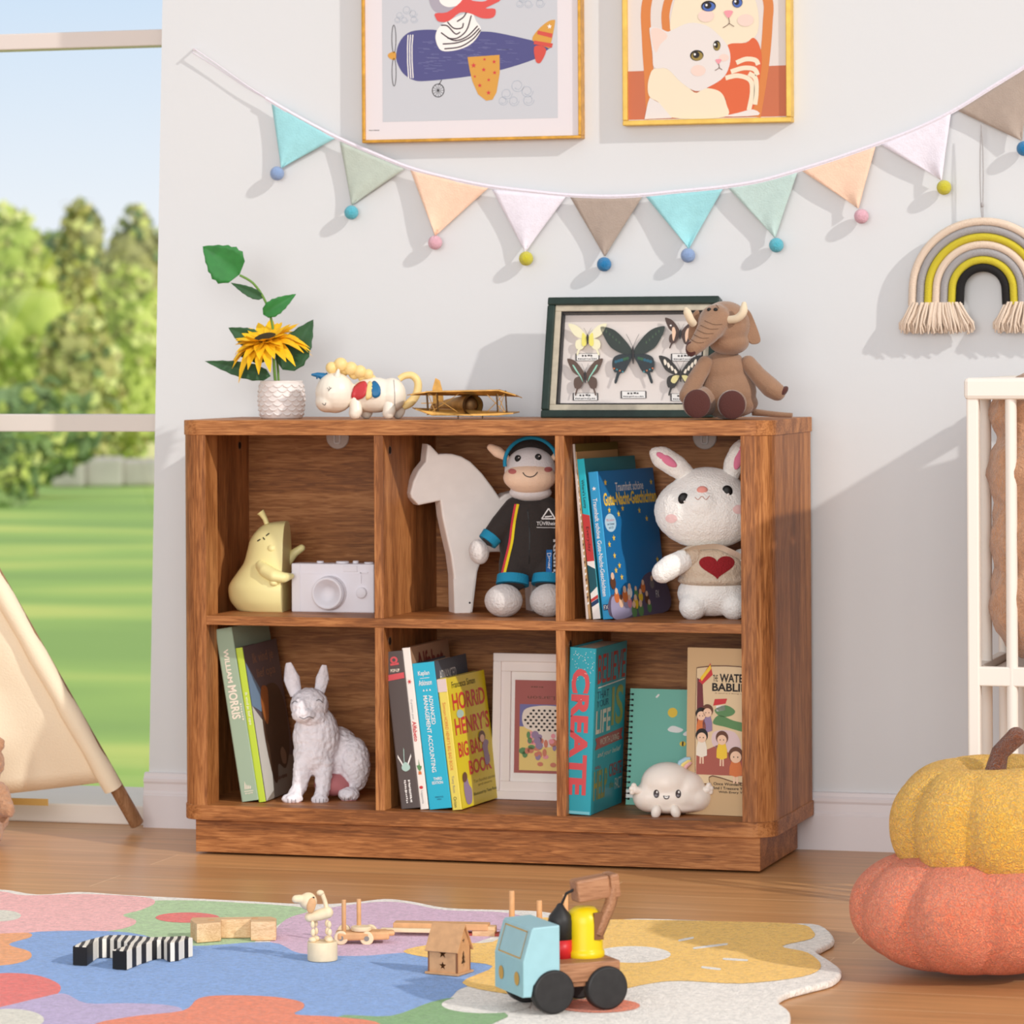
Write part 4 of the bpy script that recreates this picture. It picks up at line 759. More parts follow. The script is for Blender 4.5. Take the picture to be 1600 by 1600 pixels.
mb = MB(); mb.tube([q(*V_(*p)) for p in crom([(436, 604, 0), (434, 570, 4), (428, 520, 6), (422, 488, 4), (412, 462, 0), (396, 440, -2), (376, 428, -4)], 5, False)], 1.9*k, SG, 8); mb.build('stem', o)
mb = MB(); mb.tube([q(*V_(*p)) for p in crom([(432, 606, -4), (430, 580, -10), (428, 548, -14), (420, 540, -14)], 5, False)], 2.4*k, SG, 8); mb.build('stem', o)
leaf('leaf', V_(376, 427, -4), V_(319, 383, -10), 62, LF, 3); leaf('leaf', V_(412, 464, 0), V_(362, 440, -4), 16, LF2, 3); leaf('leaf', V_(412, 490, 0), V_(464, 458, -6), 26, LF, 3); leaf('leaf', V_(442, 576, -4), V_(490, 498, 4), 50, LF2, -2); leaf('leaf', V_(424, 586, -10), V_(322, 562, -16), 26, LF2, 4); leaf('leaf', V_(412, 540, 12), V_(357, 510, 10), 34, LF2, 0); leaf('leaf', V_(420, 556, 0), V_(372, 552, -8), 22, LF2, 0)
fl = thing  # flower head: tilted disc with two rings of petals
C0 = np.array(q(*V_(417, 530, -14))); nrm = np.array([-.20, -.30, .93]); nrm /= np.linalg.norm(nrm); e1 = np.array([1, 0, .25]); e1 -= nrm*(e1 @ nrm); e1 /= np.linalg.norm(e1); e2 = np.cross(nrm, e1)
mb = MB(); rnd = random.Random(11)
for ring, (n_, Lp, droop) in enumerate(((20, 66, .50), (19, 62, .24), (17, 54, -.02), (13, 44, -.30))):
    for i in range(n_):
        a = 2*math.pi*(i+.5*(ring % 2))/n_+rnd.uniform(-.08, .08); d = e1*math.cos(a)+e2*math.sin(a); t_ = -e1*math.sin(a)+e2*math.cos(a); Lq = Lp*k*rnd.uniform(.88, 1.08); dr = droop+rnd.uniform(-.18, .18); V = []
        for s_ in range(6):
            t = s_/5; ww = 8.2*k*math.sin(math.pi*min(1, .12+t*.88))**.7 if s_ < 5 else .3*k
            c = C0+d*(14*k+(Lq-14*k)*t)-nrm*(dr*Lq*t*t)+nrm*ring*1.5*k; V += [c-t_*ww+nrm*ww*.3, c, c+t_*ww+nrm*ww*.3]
        mb.add(V, [(3*s_+j, 3*s_+j+1, 3*s_+j+4, 3*s_+j+3) for s_ in range(5) for j in (0, 1)], PE, True)
fh = mb.build('flower_head', o)
mb = MB(); mb.ell(C0+nrm*2*k, (1, 1, 1), DS, seg=24, rings=12); R_3 = Matrix((e1, e2, nrm)).transposed()
mb.v = [tuple(Vector(C0+nrm*3*k)+R_3 @ Vector(((x-C0[0]-nrm[0]*2*k)*19*k, (y-C0[1]-nrm[1]*2*k)*19*k, (z-C0[2]-nrm[2]*2*k)*7*k))) for x, y, z in mb.v]; mb.build('seed_disc', fh)
# unicorn figurine
L = Loc(575, .11, ZT1); q = Q(L); dv = L.v-653.5; k = L.k; UW = mat('ivory_vinyl', (238, 228, 212), .35, spec=.45); UC = mat('cream_mane', (238, 208, 142), .4)
o = L.th('unicorn_figurine', 'ivory unicorn figurine with blue horn and cream curly mane', 'figurine')
body = blob('body', o, [E_(L, 524, 612+dv, -6, 31, 32, 30), E_(L, 512, 626+dv, -8, 19, 17, 24), E_(L, 585, 616+dv, 0, 40, 28, 28), E_(L, 612, 616+dv, 0, 23, 27, 27)], UW, .002, 6)
for u, d_ in ((556, -18), (572, 16), (608, -18), (622, 16)): blob('leg', o, [C_(L, [(u, 622+dv, d_*.7), (u+1, 640+dv, d_), (u-.5, 644+dv, d_)], [10, 10.5, 10])], UW, .0018, 4)
UB = mat('horn_blue', (30, 104, 150), .4); mb = MB(); mb.tube([q(514, 589+dv, -4), q(505, 586+dv, -5), q(496, 584+dv, -6), q(487, 583.5+dv, -7)], [6.5*k, 5.6*k, 4*k, 1.4*k], UB, 14)
for u, r_ in ((508, 6.2), (502, 5.4), (496, 4.4)): mb.tube([q(u+2, 586.8+dv, -5), q(u, 586+dv, -5)], [r_*k, r_*k], UB, 14)
mb.build('horn', o)
for u, v, r_ in ((519, 573, 9.5), (533, 568, 11), (549, 574, 10.5), (563, 579, 10), (576, 583, 8)): mb = MB(); mb.ell(q(u, v+dv, -7), r_*k, UC); mb.ell(q(u+5, v+8+dv, 2), r_*.9*k, UC); mb.build('mane_curl', o)
blob('ear', o, [C_(L, [(528, 588+dv, -20), (530, 577+dv, -22)], [6, 2.5])], UW, .0013, 4)
mb = MB(); mb.tube([q(*(u, v+dv, 4)) for u, v in crom([(624, 591), (633, 586), (645, 586), (653, 596), (652, 612), (645, 624), (636, 632), (630, 636)], 4, False)], [np.interp(i/28, (0, .4, .8, 1), (5, 6, 7, 4))*k for i in range(29)], UC, 12); mb.build('tail', o)
S = Surf(body)
for poly, c_, n_ in (([(551, 622), (553, 606), (562, 597), (572, 595), (575, 603), (572, 616), (564, 622)], (198, 62, 66), 'wing_red'), ([(573, 621), (576, 598), (580, 595), (583, 600), (582, 618), (577, 622)], (238, 208, 140), 'wing_cream'), ([(582, 606), (583, 596), (588, 595), (595, 604), (595, 616), (588, 620), (583, 617)], (30, 104, 150), 'wing_blue')):
    mb = MB(); pl = [q(u, v+dv)[::2] for u, v in ob(poly, 3)]; S.decal(mb, pl, mat(n_, c_, .4), 3, .0022); ow = mb.build('wing_feather', o); sl = ow.modifiers.new('t', 'SOLIDIFY'); sl.thickness = .003; sl.offset = 0
mb = MB(); S.strip(mb, [q(515, 609+dv)[::2], q(517, 606+dv)[::2], q(520, 604+dv)[::2]], .9*k, INK)
for a in ((516, 607, 513, 604), (518, 605, 516, 602)): S.strip(mb, [q(a[0], a[1]+dv)[::2], q(a[2], a[3]+dv)[::2]], .7*k, INK)
S.strip(mb, [q(505, 628+dv)[::2], q(509, 631+dv)[::2], q(511, 627+dv)[::2]], .9*k, INK); S.strip(mb, [q(616, 592+dv)[::2], q(618, 615+dv)[::2], q(617, 640+dv)[::2]], .8*k, PGRY); mb.build('face_lines', o)
# brass biplane model
L = Loc(735, .11, ZT1); q = Q(L); dv = L.v-652; k = L.k; BR = mat('aged_brass', (178, 134, 70), .42, metal=.7, var=.25, vs=60); BD = mat('dark_bronze', (88, 62, 34), .4, metal=.7)
o = L.th('model_biplane', 'aged brass model biplane with lattice struts', 'model airplane')
def wing(name, vl, vr, u0, u1, chord=46, tip0=0, tip1=0):
    mb = MB(); pl = [(u0, -20), (u0-6, 4), (u0+6, 26), (u1-4, 26), (u1+4, 2), (u1-6, -20)]
    def f(a, b, c): t = (a-u0)/(u1-u0); bend = tip1*max(0, (t-.86)/.14)+tip0*max(0, (.14-t)/.14); return q(a, vl+(vr-vl)*t+dv+bend, b+c*0)[0:2]+(q(a, vl+(vr-vl)*t+dv+bend, b)[2]+c*k,)
    pl2 = []
    for i in range(len(pl)): 
        a, b_ = pl[i], pl[(i+1) % len(pl)]
        for j in range(6): pl2.append((a[0]+(b_[0]-a[0])*j/6, a[1]+(b_[1]-a[1])*j/6))
    V = [f(a, b_, c) for c in (-.8, .8) for a, b_ in pl2]; n_ = len(pl2)
    mb.add(V, [tuple(range(n_))[::-1], tuple(range(n_, 2*n_))]+[(i, (i+1) % n_, n_+(i+1) % n_, n_+i) for i in range(n_)], BR); mb.build(name, o)
wing('upper_wing', 609, 606.5, 642, 812, tip1=11, tip0=4); wing('lower_wing', 645, 646, 650, 808, tip1=-4, tip0=-9)
mb = MB(); mb.tube([q(739, 630+dv, -16), q(737, 630+dv, -8), q(727, 630+dv, 8), (q(700, 632+dv, 50)), q(676, 634+dv, 90)], [16*k, 16.5*k, 15.5*k, 11*k, 5*k], BR, 24, caps=False); mb.build('fuselage', o)
mb = MB(); mb.tube([q(741, 630+dv, -18), q(738, 630+dv, -12)], [16*k, 17*k], BD, 24, caps=False); mb.ell(q(734, 630+dv, 4), (13*k, 5*k, 13*k), BD)
for a in range(0): c_ = math.cos(a*math.pi/4); s_ = math.sin(a*math.pi/4); mb.cyl(q(739+5*c_, 630+dv-5*s_, -14), q(739+13*c_, 630+dv-13*s_, -14), 2*k, BR, seg=8)
mb.build('engine', o)
mb = MB(); mb.prism([(675, 632), (674, 605), (679, 588), (686, 592), (691, 612), (692, 630)], 84, 87, BR, lambda a, b, c: q(a, b+dv, c)); mb.build('tail_fin', o)
mb = MB(); mb.prism([(656, 0), (662, 22), (700, 22), (706, 0)], -.6, .6, BR, lambda a, b, c: q(a, 628+c+dv, b+78)); mb.build('tailplane', o)
for u in (667, 683, 776, 790):
    for d_ in (-14, 18): mb = MB(); mb.cyl(q(u, 608+dv, d_), q(u+2, 645+dv, d_), 1.2*k, BD if d_ < 0 else BR, seg=8); mb.build('strut', o)
for a, b_ in (((667, 609), (722, 645)), ((722, 609), (667, 645)), ((757, 609), (792, 645)), ((792, 609), (757, 645)), ((668, 609), (682, 645)), ((684, 609), (668, 645)), ((776, 609), (791, 645)), ((790, 609), (777, 645))): mb = MB(); mb.cyl(q(a[0], a[1]+dv, -14), q(b_[0], b_[1]+dv, -14), .7*k, BR, seg=6); mb.build('rigging_wire', o)
for u in (716, 754): mb = MB(); mb.cyl(q(u, 640+dv, -14), q(u, 651+dv, -16), 1.1*k, BD, seg=6); mb.build('landing_gear', o)
# framed butterflies leaning on the wall
o, W, H = panel('butterfly_display', 'dark green framed case of five pinned butterflies leaning on the wall', 'framed display', 844, 463.5, 1119, 650.5, .205, 0, .24, .03)
o.location.z = ZT1+.0006; W = onY(1125, 463, .25)[0]-onY(857, 463, .25)[0]; H = .2062
DG = mat('dark_green_lacquer', (36, 52, 46), .35, var=.2, vs=50); LN = mat('champagne_liner', (190, 180, 160), .5, var=.1, vs=80); FB = mat('case_backing', (228, 218, 212), .8)
def fr4(mb, a, b_, y0, y1, m, bev=.001):
    for x0, z0, x1, z1 in ((a, a, W-a, b_), (a, H-b_, W-a, H-a), (a, b_, b_, H-b_), (W-b_, b_, W-a, H-b_)): mb.b2((x0, y0, z0), (x1, y1, z1), m, bev)
mb = MB(); fr4(mb, 0, .0135, 0, .028, DG, .0025); mb.build('frame', o)
mb = MB(); fr4(mb, .0132, .0235, .005, .026, LN); mb.build('liner', o); mb = MB(); fr4(mb, .0232, .0262, .007, .026, BLACK, .0003); mb.build('inner_edge', o)
mb = MB(); mb.b2((.01, .023, .01), (W-.01, .027, H-.01), FB); mb.b2((.026, .008, .0255), (W-.026, .023, .0262), FB); mb.b2((.026, .008, H-.0262), (W-.026, .023, H-.0255), FB); mb.build('backing', o)
u0_, v0_ = 844., 650.5; kb = W/267.
def bf(u, v, c): t = (v0_-v)/186.; return ((u-(844+13.5*t))*kb, c, t*H)
WING = lambda s: [(.02*s, .06), (.18*s, .42), (.55*s, .86), (.92*s, 1.0), (1.0*s, .92), (.86*s, .55), (.66*s, .22), (.30*s, .02)]
HIND = lambda s: [(.02*s, .02), (.36*s, .02), (.60*s, -.10), (.66*s, -.36), (.60*s, -.62), (.52*s, -.66), (.60*s, -.98), (.53*s, -1.02), (.42*s, -.70), (.28*s, -.62), (.14*s, -.34)]
def butterfly(u, v, sw, sh, fm, hm, deco, y=.014, rot=0):
    def g(a, b, c=0): ca, sa = math.cos(rot), math.sin(rot); a, b = a*ca-b*sa, a*sa+b*ca; return bf(u+a*sw, v-b*sh, y+.004*(0)-.006*abs(a)*0-c*.0003)
    mb = MB()
    for s in (-1, 1):
        mb.prism(crom(HIND(s), 4), 0, .8, hm, lambda a, b, c: g(a, b, -c)); mb.prism(crom(WING(s), 4), .9, 1.7, fm, lambda a, b, c: g(a, b, c))
    deco(mb, g)
    mb.tube([g(0, .28, 3), g(0, .1, 5), g(0, -.12, 4), g(0, -.34, 3)], [.0008, .0022, .0018, .0008], INK, 8)
    for s in (-1, 1): mb.line([(0, .25), (.12*s, .55), (.2*s, .72)], .012, INK, lambda a, b, c: g(a, b, 4))
    return mb.build('butterfly', o)
TW = paint('wing_black_green', (44, 54, 48), .5); TWH = paint('wing_dark', (38, 46, 50), .5)
def d1(mb, g):
    for s in (-1, 1):
        for i in range(5): mb.flat(circ(s*(.42+.1*i), .42+.10*i, .02, .05, 8), paint('wing_shimmer', (74, 100, 72), .5), lambda a, b, c: g(a, b, 3))
        for i in range(5): mb.flat(circ(s*(.18+.09*i), -.14-.03*i, .05, .06, 8), paint('wing_teal', (38, 96, 116), .4) if i > 1 else paint('wing_green', (52, 96, 62), .4), lambda a, b, c: g(a, b, 1))
        for i in range(4): mb.flat(circ(s*(.60-.09*i), -.5-.04*i, .025, .03, 8), PTEA if i % 2 else PORG, lambda a, b, c: g(a, b, 1))
butterfly(987, 551, 50, 43, TW, TWH, d1)
def d2(mb, g):
    for s in (-1, 1): mb.flat(ob([(s*.05, .1), (s*.25, .4), (s*.3, .1), (s*.3, -.4), (s*.1, -.4)]), paint('wing_lemon', (234, 224, 110), .6), lambda a, b, c: g(a, b, 3))
LM = paint('wing_pale_lemon', (238, 232, 196), .6); butterfly(916.5, 527, 30, 24, LM, LM, d2)
def d3(mb, g):
    for s in (-1, 1): mb.flat(ob([(s*.28, .05), (s*.4, .4), (s*.52, .3), (s*.45, -.3), (s*.36, -.5)]), PSKN, lambda a, b, c: g(a, b, 3)); mb.flat(circ(s*.62, .5, .06, .06, 10), PWH, lambda a, b, c: g(a, b, 3))
butterfly(1061, 520, 26, 23, paint('wing_umber', (76, 54, 46), .6), MATS['wing_umber'], d3, rot=-.1)
def d4(mb, g):
    for s in (-1, 1):
        mb.flat(ob([(s*.14, -.3), (s*.3, .0), (s*.55, .35), (s*.7, .62), (s*.62, .62), (s*.42, .3), (s*.22, -.02)]), paint('wing_mint', (150, 206, 184), .6), lambda a, b, c: g(a, b, 3))
butterfly(912, 585, 28, 28, paint('wing_brown', (92, 70, 58), .6), MATS['wing_brown'], d4)
def d5(mb, g):
    for s in (-1, 1):
        for i in range(4): mb.flat(ob([(s*(.15+.16*i), .12+.17*i), (s*(.24+.16*i), .30+.17*i), (s*(.30+.16*i), .26+.15*i), (s*(.24+.16*i), .08+.14*i)]), CRM, lambda a, b, c: g(a, b, 3))
        mb.flat(ob([(s*.06, -.02), (s*.34, -.05), (s*.46, -.3), (s*.3, -.42), (s*.14, -.24)]), paint('wing_straw', (226, 214, 150), .6), lambda a, b, c: g(a, b, 1))
butterfly(1060, 583, 33, 30, paint('wing_ink', (48, 44, 40), .6), MATS['wing_ink'], d5)
for u, v, w_ in ((914, 553, 36), (985, 611, 38), (1064, 554, 38), (910, 614, 38), (1062, 615, 38)):
    g = lambda a, b, c=0: bf(u+(a-.5)*w_, v-(b-.5)*11, .0220-.0002*c); mb = MB(); mb.flat([(0, 0), (1, 0), (1, 1), (0, 1)], PWH, g)
    for a, b_ in (((0, 0), (1, 0)), ((1, 0), (1, 1)), ((1, 1), (0, 1)), ((0, 1), (0, 0))): mb.line([a, b_], .05, INK, g, 1)
    dashes(mb, INK, g, .25, .55, .75, .85, 4, 1); dashes(mb, INK, g, .08, .14, .92, .34, 11, 1); mb.build('name_card', o)
mb = MB(); mb.b2((.024, .0085, .024), (W-.024, .0092, H-.024), gm); mb.build('glass', o)
# brown plush elephant
L = Loc(1125, .075, ZT1); q = Q(L); dv = L.v-655.5; k = L.k; EL = mat('brown_plush', (150, 116, 92), .95, bump=.35, bs=500, sheen=.4, var=.06, vs=60); ED = mat('dark_brown_felt', (84, 50, 46), .95, bump=.3, bs=500, sheen=.2); TK = mat('cream_felt', (222, 204, 176), .95, sheen=.2)
o = L.th('plush_elephant', 'brown plush elephant with cream tusks sitting on the bookcase', 'plush toy')
body = blob('body', o, [E_(L, 1138, 612+dv, 22, 46, 44, 38), E_(L, 1134, 580+dv, 20, 36, 34, 30), E_(L, 1142, 630+dv, 26, 45, 24, 38)], EL, .0025, 5)
head = blob('head', o, [E_(L, 1134, 508+dv, 6, 40, 38, 36), E_(L, 1122, 505+dv, -8, 32, 30, 28), E_(L, 1140, 535+dv, 4, 32, 20, 28), C_(L, [(1118, 500+dv, -20), (1104, 520+dv, -40), (1090, 536+dv, -52), (1081, 544+dv, -56)], [25, 19, 14, 12])], EL, .0023, 5)
mb = MB(); mb.ell(q(1077.5, 545+dv, -60), (9.5*k, 5*k, 12*k), ED, (0, 0, -.55)); mb.build('trunk_tip', o)
S = Surf(head); mb = MB()
for v_, w_ in ((506, 14), (513, 14), (520, 13), (527, 12), (534, 11)): x = 1113-(v_-506)*.95; S.strip(mb, [q(x-w_, v_-5+dv)[::2], q(x, v_+1+dv)[::2], q(x+w_, v_+1+dv)[::2]], .8*k, mat('seam_brown', (104, 78, 62), .95))
S.strip(mb, [q(1118, 476+dv)[::2], q(1122, 482+dv)[::2]], 1*k, MATS['seam_brown']); mb.build('trunk_seams', o)
for u in (1107, 1117): mb = MB(); x, _, z = q(u, 484+dv); y = S(x, z)[1]; mb.ell((x, y, z), (3.4*k, 2*k, 3*k), BLACK); mb.build('eye', o)
for pts in ([(1083, 506, -34), (1078, 500, -40), (1074, 491, -42), (1071, 484, -40)], [(1138, 500, -32), (1150, 498, -40), (1159, 489, -44), (1161, 476, -42)]):
    mb = MB(); P_ = crom(pts, 4, False); mb.tube([q(u, v+dv, d) for u, v, d in P_], [np.interp(i/(len(P_)-1), (0, .3, .8, 1), (6, 6.5, 6.5, 4))*k for i in range(len(P_))], TK, 12); mb.ell(q(pts[-1][0], pts[-1][1]+dv, pts[-1][2]), 4*k, TK, seg=12, rings=8); mb.build('tusk', o)
for s_, pts in ((1, [(1160, 480), (1172, 486), (1180, 502), (1188, 524), (1189, 534), (1182, 538), (1172, 536), (1163, 520), (1158, 500)]), (-1, [(1092, 484), (1082, 492), (1078, 508), (1076, 528), (1082, 532), (1090, 524), (1096, 505)])):
    mb = MB(); mb.prism(ob(pts, 4), 0, 7, EL, (lambda a, b, c: q(a, b+dv, c-4+(a-1160)*.25)) if s_ > 0 else (lambda a, b, c: q(a, b+dv, c-2)), 2.2, 3, True); mb.build('ear', o)
blob('arm', o, [C_(L, [(1170, 568+dv, 10), (1186, 588+dv, 0), (1204, 606+dv, -6), (1214, 613+dv, -8)], [13, 14, 16, 14])], EL, .0022, 5); mb = MB(); mb.ell(q(1222, 613+dv, -9), (6*k, 11*k, 12*k), ED, (0, .8, 0)); mb.build('paw_pad', o)
blob('arm', o, [C_(L, [(1103, 568+dv, 6), (1088, 592+dv, -4), (1074, 618+dv, -12)], [13, 14, 14])], EL, .0022, 5)
for u, v in ((1088, 630), (1142, 632)):
    blob('leg', o, [C_(L, [(u+14 if u < 1100 else u+4, v-4+dv, 10), (u, v+dv, -16), (u, v+dv, -28)], [24, 23, 22])], EL, .0024, 5); mb = MB(); mb.ell(q(u-1, v+dv, -47), (21*k, 6*k, 22.5*k), ED, (0, 0, -.12)); mb.build('sole', o)
mb = MB(); mb.tube([q(1180, 645+dv, 50), q(1200, 647+dv, 40), q(1220, 649+dv, 32), q(1240, 650+dv, 26)], [6*k, 5*k, 4.6*k, 4*k], EL, 10); mb.build('tail', o)
# ---------------------------------------------------------------- on the wall
def wallframe(name, label, cat, u0, u1, vb, htop, bw, fm, y0=.301):
    P0 = onY(u0, vb, y0); P1 = onY(u1, vb, y0); o = thing(name, label, cat, (P0[0], y0, P0[2]), 0); W = P1[0]-P0[0]; return o, W, htop
GOLD = mat('antique_gold_frame', (206, 152, 62), .35, metal=.55, var=.2, vs=70); YGD = mat('yellow_gold_frame', (226, 186, 92), .45, metal=.3, var=.1, vs=50)
o, W, H = wallframe('framed_picture', 'gold framed children\'s print of a bear flying a blue plane', 'picture', 565.5, 908, 223.5, .44, .005, GOLD)
mb = MB(); b_ = .0052
for x0, z0, x1, z1 in ((0, 0, W, b_), (0, H-b_, W, H), (0, b_, b_, H-b_), (W-b_, b_, W, H-b_)): mb.b2((x0, 0, z0), (x1, .0255, z1), GOLD, .001)
mb.build('frame', o)
mb = MB(); mb.b2((b_, .006, b_), (W-b_, .009, H-b_), mat('white_mount_card', (226, 219, 222), .8)); mb.build('mount', o)
kx = (W)/(908-565.5); zb_ = 223.5
def af(a, b, c=0): return ((a-565.5)*kx, .0058-.00015*c, (zb_-b)*kx*.975)
mb = MB(); SKY = paint('print_sky_grey', (198, 200, 206), .7); mb.flat([(597, 191.5), (871, 191.5), (871, -150), (597, -150)], SKY, af)
AB = paint('plane_indigo', (84, 84, 134), .7); A2 = lambda x, y: (540+x/4, y/4)
def ap(L_, n_=0): P_ = [A2(*p) for p in L_]; return crom(P_, n_) if n_ else P_
mb.flat(ap([(315, 360), (330, 290), (370, 235), (430, 208), (550, 205), (640, 225), (850, 225), (960, 238), (1170, 290), (1280, 325), (1255, 355), (1180, 405), (970, 465), (760, 500), (500, 520), (420, 510), (360, 470), (325, 410)], 4), AB, af, 1)
for i in range(3): mb.line(ap([(392+15*i, 232), (388+14*i, 300), (388+14*i, 400), (394+14*i, 500)]), 1.6, PWH, af, 2)
rnd = random.Random(2)
for i in range(90):
    x, y = rnd.uniform(440, 1080), rnd.uniform(260, 480); l_ = rnd.uniform(20, 80)
    if y < 480-(x-440)*.1 and y > 250+(x-700)*.12: mb.line(ap([(x, y), (x+l_, y+3)]), rnd.uniform(.25, .6), paint('plane_streak', (128, 130, 172), .7), af, 2)
WG = paint('wing_mustard', (212, 156, 72), .7); mb.flat(ap([(765, 380), (965, 372), (966, 480), (945, 600), (920, 645), (880, 650), (830, 610), (795, 530), (778, 460)]), WG, af, 3)
for x, y, r_ in ((803, 432, 18), (871, 397, 11), (931, 413, 14), (866, 460, 15), (934, 480, 14), (810, 500, 10), (897, 523, 12), (841, 556, 15), (895, 602, 16)): c_ = A2(x, y); mb.flat([(a, 2*c_[1]-b) for a, b in star(c_[0], c_[1], r_/4)], PRED, af, 4)
mb.flat(ap([(1170, 290), (1200, 230), (1260, 180), (1300, 168), (1310, 185), (1280, 325), (1260, 335)], 3), WG, af, 3); 
for y0 in (230, 290): mb.flat(ap([(1190+ (290-y0)*.4-10, y0), (1296, y0+22), (1290, y0+48), (1178+(290-y0)*.35, y0+22)]), paint('fin_red', (208, 84, 74), .7), af, 4)
mb.flat(ap([(1180, 330), (1230, 325), (1255, 355), (1225, 420), (1205, 430), (1188, 410)], 3), MATS['fin_red'], af, 4); c_ = A2(1276, 208); mb.flat([(a, 2*c_[1]-b) for a, b in star(c_[0], c_[1], 4)], PWH, af, 5)
mb.flat(ap([(262, 355), (280, 338), (312, 336), (312, 382), (280, 378)], 3), WG, af, 3)
for cy in (255, 460): 
    e = ap([(302+13*math.cos(t), cy+86*math.sin(t)) for t in [2*math.pi*i/24 for i in range(25)]]); mb.line(e, .9, INK, af, 3)
e = ap([(580+37*math.cos(t), 580+40*math.sin(t)) for t in [2*math.pi*i/24 for i in range(25)]]); mb.line(e, 1.1, INK, af, 3)
for i in range(6): a = i*math.pi/6; mb.line(ap([(580+35*math.cos(a), 580+38*math.sin(a)), (580-35*math.cos(a), 580-38*math.sin(a))]), .5, INK, af, 3)
mb.line(ap([(585, 545), (602, 515)]), 1.2, INK, af, 3)
mb.flat(ap([(565, 240), (600, 180), (700, 130), (790, 110), (820, 160), (850, 215), (800, 290), (720, 330), (620, 340), (580, 310)], 4), PWH, af, 3)
for pts in ([(600, 180), (640, 185), (690, 235), (720, 225)], [(640, 160), (680, 200), (730, 200), (740, 170)], [(600, 225), (680, 275), (760, 255), (830, 190)], [(610, 295), (700, 290), (780, 260), (840, 205)], [(620, 325), (720, 315), (800, 270), (848, 215)], [(700, 160), (740, 135), (760, 105)], [(640, 260), (700, 262), (760, 215), (790, 125)]): mb.line(crom(ap(pts), 5, False), 2.0, paint('jumper_stripe', (66, 48, 58), .7), af, 4)
FUR = paint('bear_grey_print', (170, 164, 176), .7); mb.flat(ap([(520, -40), (530, 40), (560, 90), (620, 110), (700, 80), (760, 30), (790, -60), (760, -160), (660, -200), (560, -170), (510, -110)], 4), FUR, af, 3); mb.flat(ap([(510, -110), (560, -170), (660, -205), (760, -160), (790, -60), (700, -90), (600, -80)], 4), AB, af, 5); mb.flat(circ(*A2(560, -30), 5, 5, 16), INK, af, 4); mb.flat(ap([(590, 20), (620, -20), (690, -20), (735, 10), (730, 50), (660, 70), (610, 55)], 3), PWH, af, 4)
mb.flat(ap([(565, 105), (640, 100), (720, 45), (750, 8), (800, 35), (880, 40), (920, 0), (970, -10), (975, 35), (930, 60), (880, 85), (940, 90), (930, 140), (860, 145), (790, 115), (720, 105), (650, 155), (590, 158), (568, 135)], 3), paint('scarf_coral', (218, 88, 84), .7), af, 5)
for cx, cy, s_ in ((385, 110, 1), (1075, 610, 1.5), (1165, 30, 1.2)):
    for dx, dy, r_ in ((0, -32, 28), (-45, 0, 24), (40, -8, 26), (-60, 28, 20), (-15, 30, 22), (45, 28, 24)):
        e = ap([(cx+s_*(dx+r_*(1-.02*i)*math.cos(.35*i)), cy+s_*(dy+r_*(1-.02*i)*math.sin(.35*i))) for i in range(26)]); mb.line(e, .5, paint('cloud_line', (166, 178, 192), .7), af, 2)
dashes(mb, PGRY, af, 575, 205, 592, 203, 6); mb.build('bear_print', o)
o, W, H = wallframe('framed_picture', 'yellow-gold framed print of two white cats hugging', 'picture', 972.5, 1236, 196.5, .36, .008, YGD)
b_ = .0085; mb = MB()
for x0, z0, x1, z1 in ((0, 0, W, b_), (0, H-b_, W, H), (0, b_, b_, H-b_), (W-b_, b_, W, H-b_)): mb.b2((x0, 0, z0), (x1, .0255, z1), YGD, .0015)
mb.build('frame', o)
kx = W/(1236-972.5)
def cf(x, y, c=0): u = 940+x/4.706; v = y/4.706; return ((u-972.5)*kx, .0075-.00015*c, (196.5-v)*kx*.975)
mb = MB(); mb.b2((b_, .0078, b_), (W-b_, .0100, H-b_), FB)
CB = paint('cat_wall', (222, 212, 206), .7); TC = paint('cat_terracotta', (196, 112, 80), .7); CHR = paint('cat_chair', (212, 130, 72), .7); CFU = paint('cat_cream', (234, 220, 194), .7); CWH = paint('cat_white', (226, 218, 214), .7); SHR = paint('cat_shirt', (216, 104, 66), .7); BLU = paint('cat_blush', (234, 208, 196), .8)
X0, X1_ = 186, 1366
mb.flat([(X0, 880), (X1_, 880), (X1_, -690), (X0, -690)], CB, cf); mb.flat([(X0, 880), (X1_, 880), (X1_, 508), (X0, 522)], TC, cf, 1)
mb.line(crom([(360, 880), (345, 560), (330, 300), (335, 0), (480, -300), (780, -420), (1080, -300), (1215, 0), (1220, 200), (1190, 520), (1130, 880)], 6, False), 72, CHR, lambda a, b, c=0: cf(a, b, c), 2); mb.line(crom([(480, 260), (470, 100), (520, -60), (640, -220), (780, -280), (960, -220), (1100, -80)], 6, False), 60, CHR, cf, 2)
mb.flat(crom([(515, 250), (525, 60), (600, -120), (780, -200), (960, -170), (1110, -20), (1155, 150), (1130, 290), (1000, 345), (850, 350), (700, 340)], 5), CFU, cf, 3)
mb.flat(crom([(930, 345), (1060, 335), (1115, 300), (1160, 360), (1175, 500), (1120, 800), (1050, 860), (900, 865), (910, 740), (780, 660), (860, 560), (940, 440)], 4), SHR, cf, 4)
for pts in ([(990, 480), (1060, 455), (1130, 465), (1150, 500)], [(950, 545), (1040, 520), (1120, 530), (1145, 575)], [(910, 590), (1000, 575), (1090, 610), (1105, 700), (1080, 830)], [(1080, 560), (1130, 600), (1135, 700), (1125, 790)]): mb.line(crom(pts, 5, False), 34, CFU, cf, 5)
mb.flat(crom([(380, 510), (350, 560), (335, 640), (350, 715), (420, 760), (510, 870), (900, 875), (915, 780), (870, 690), (760, 660), (680, 690), (560, 560), (460, 505)], 5), CFU, cf, 5)
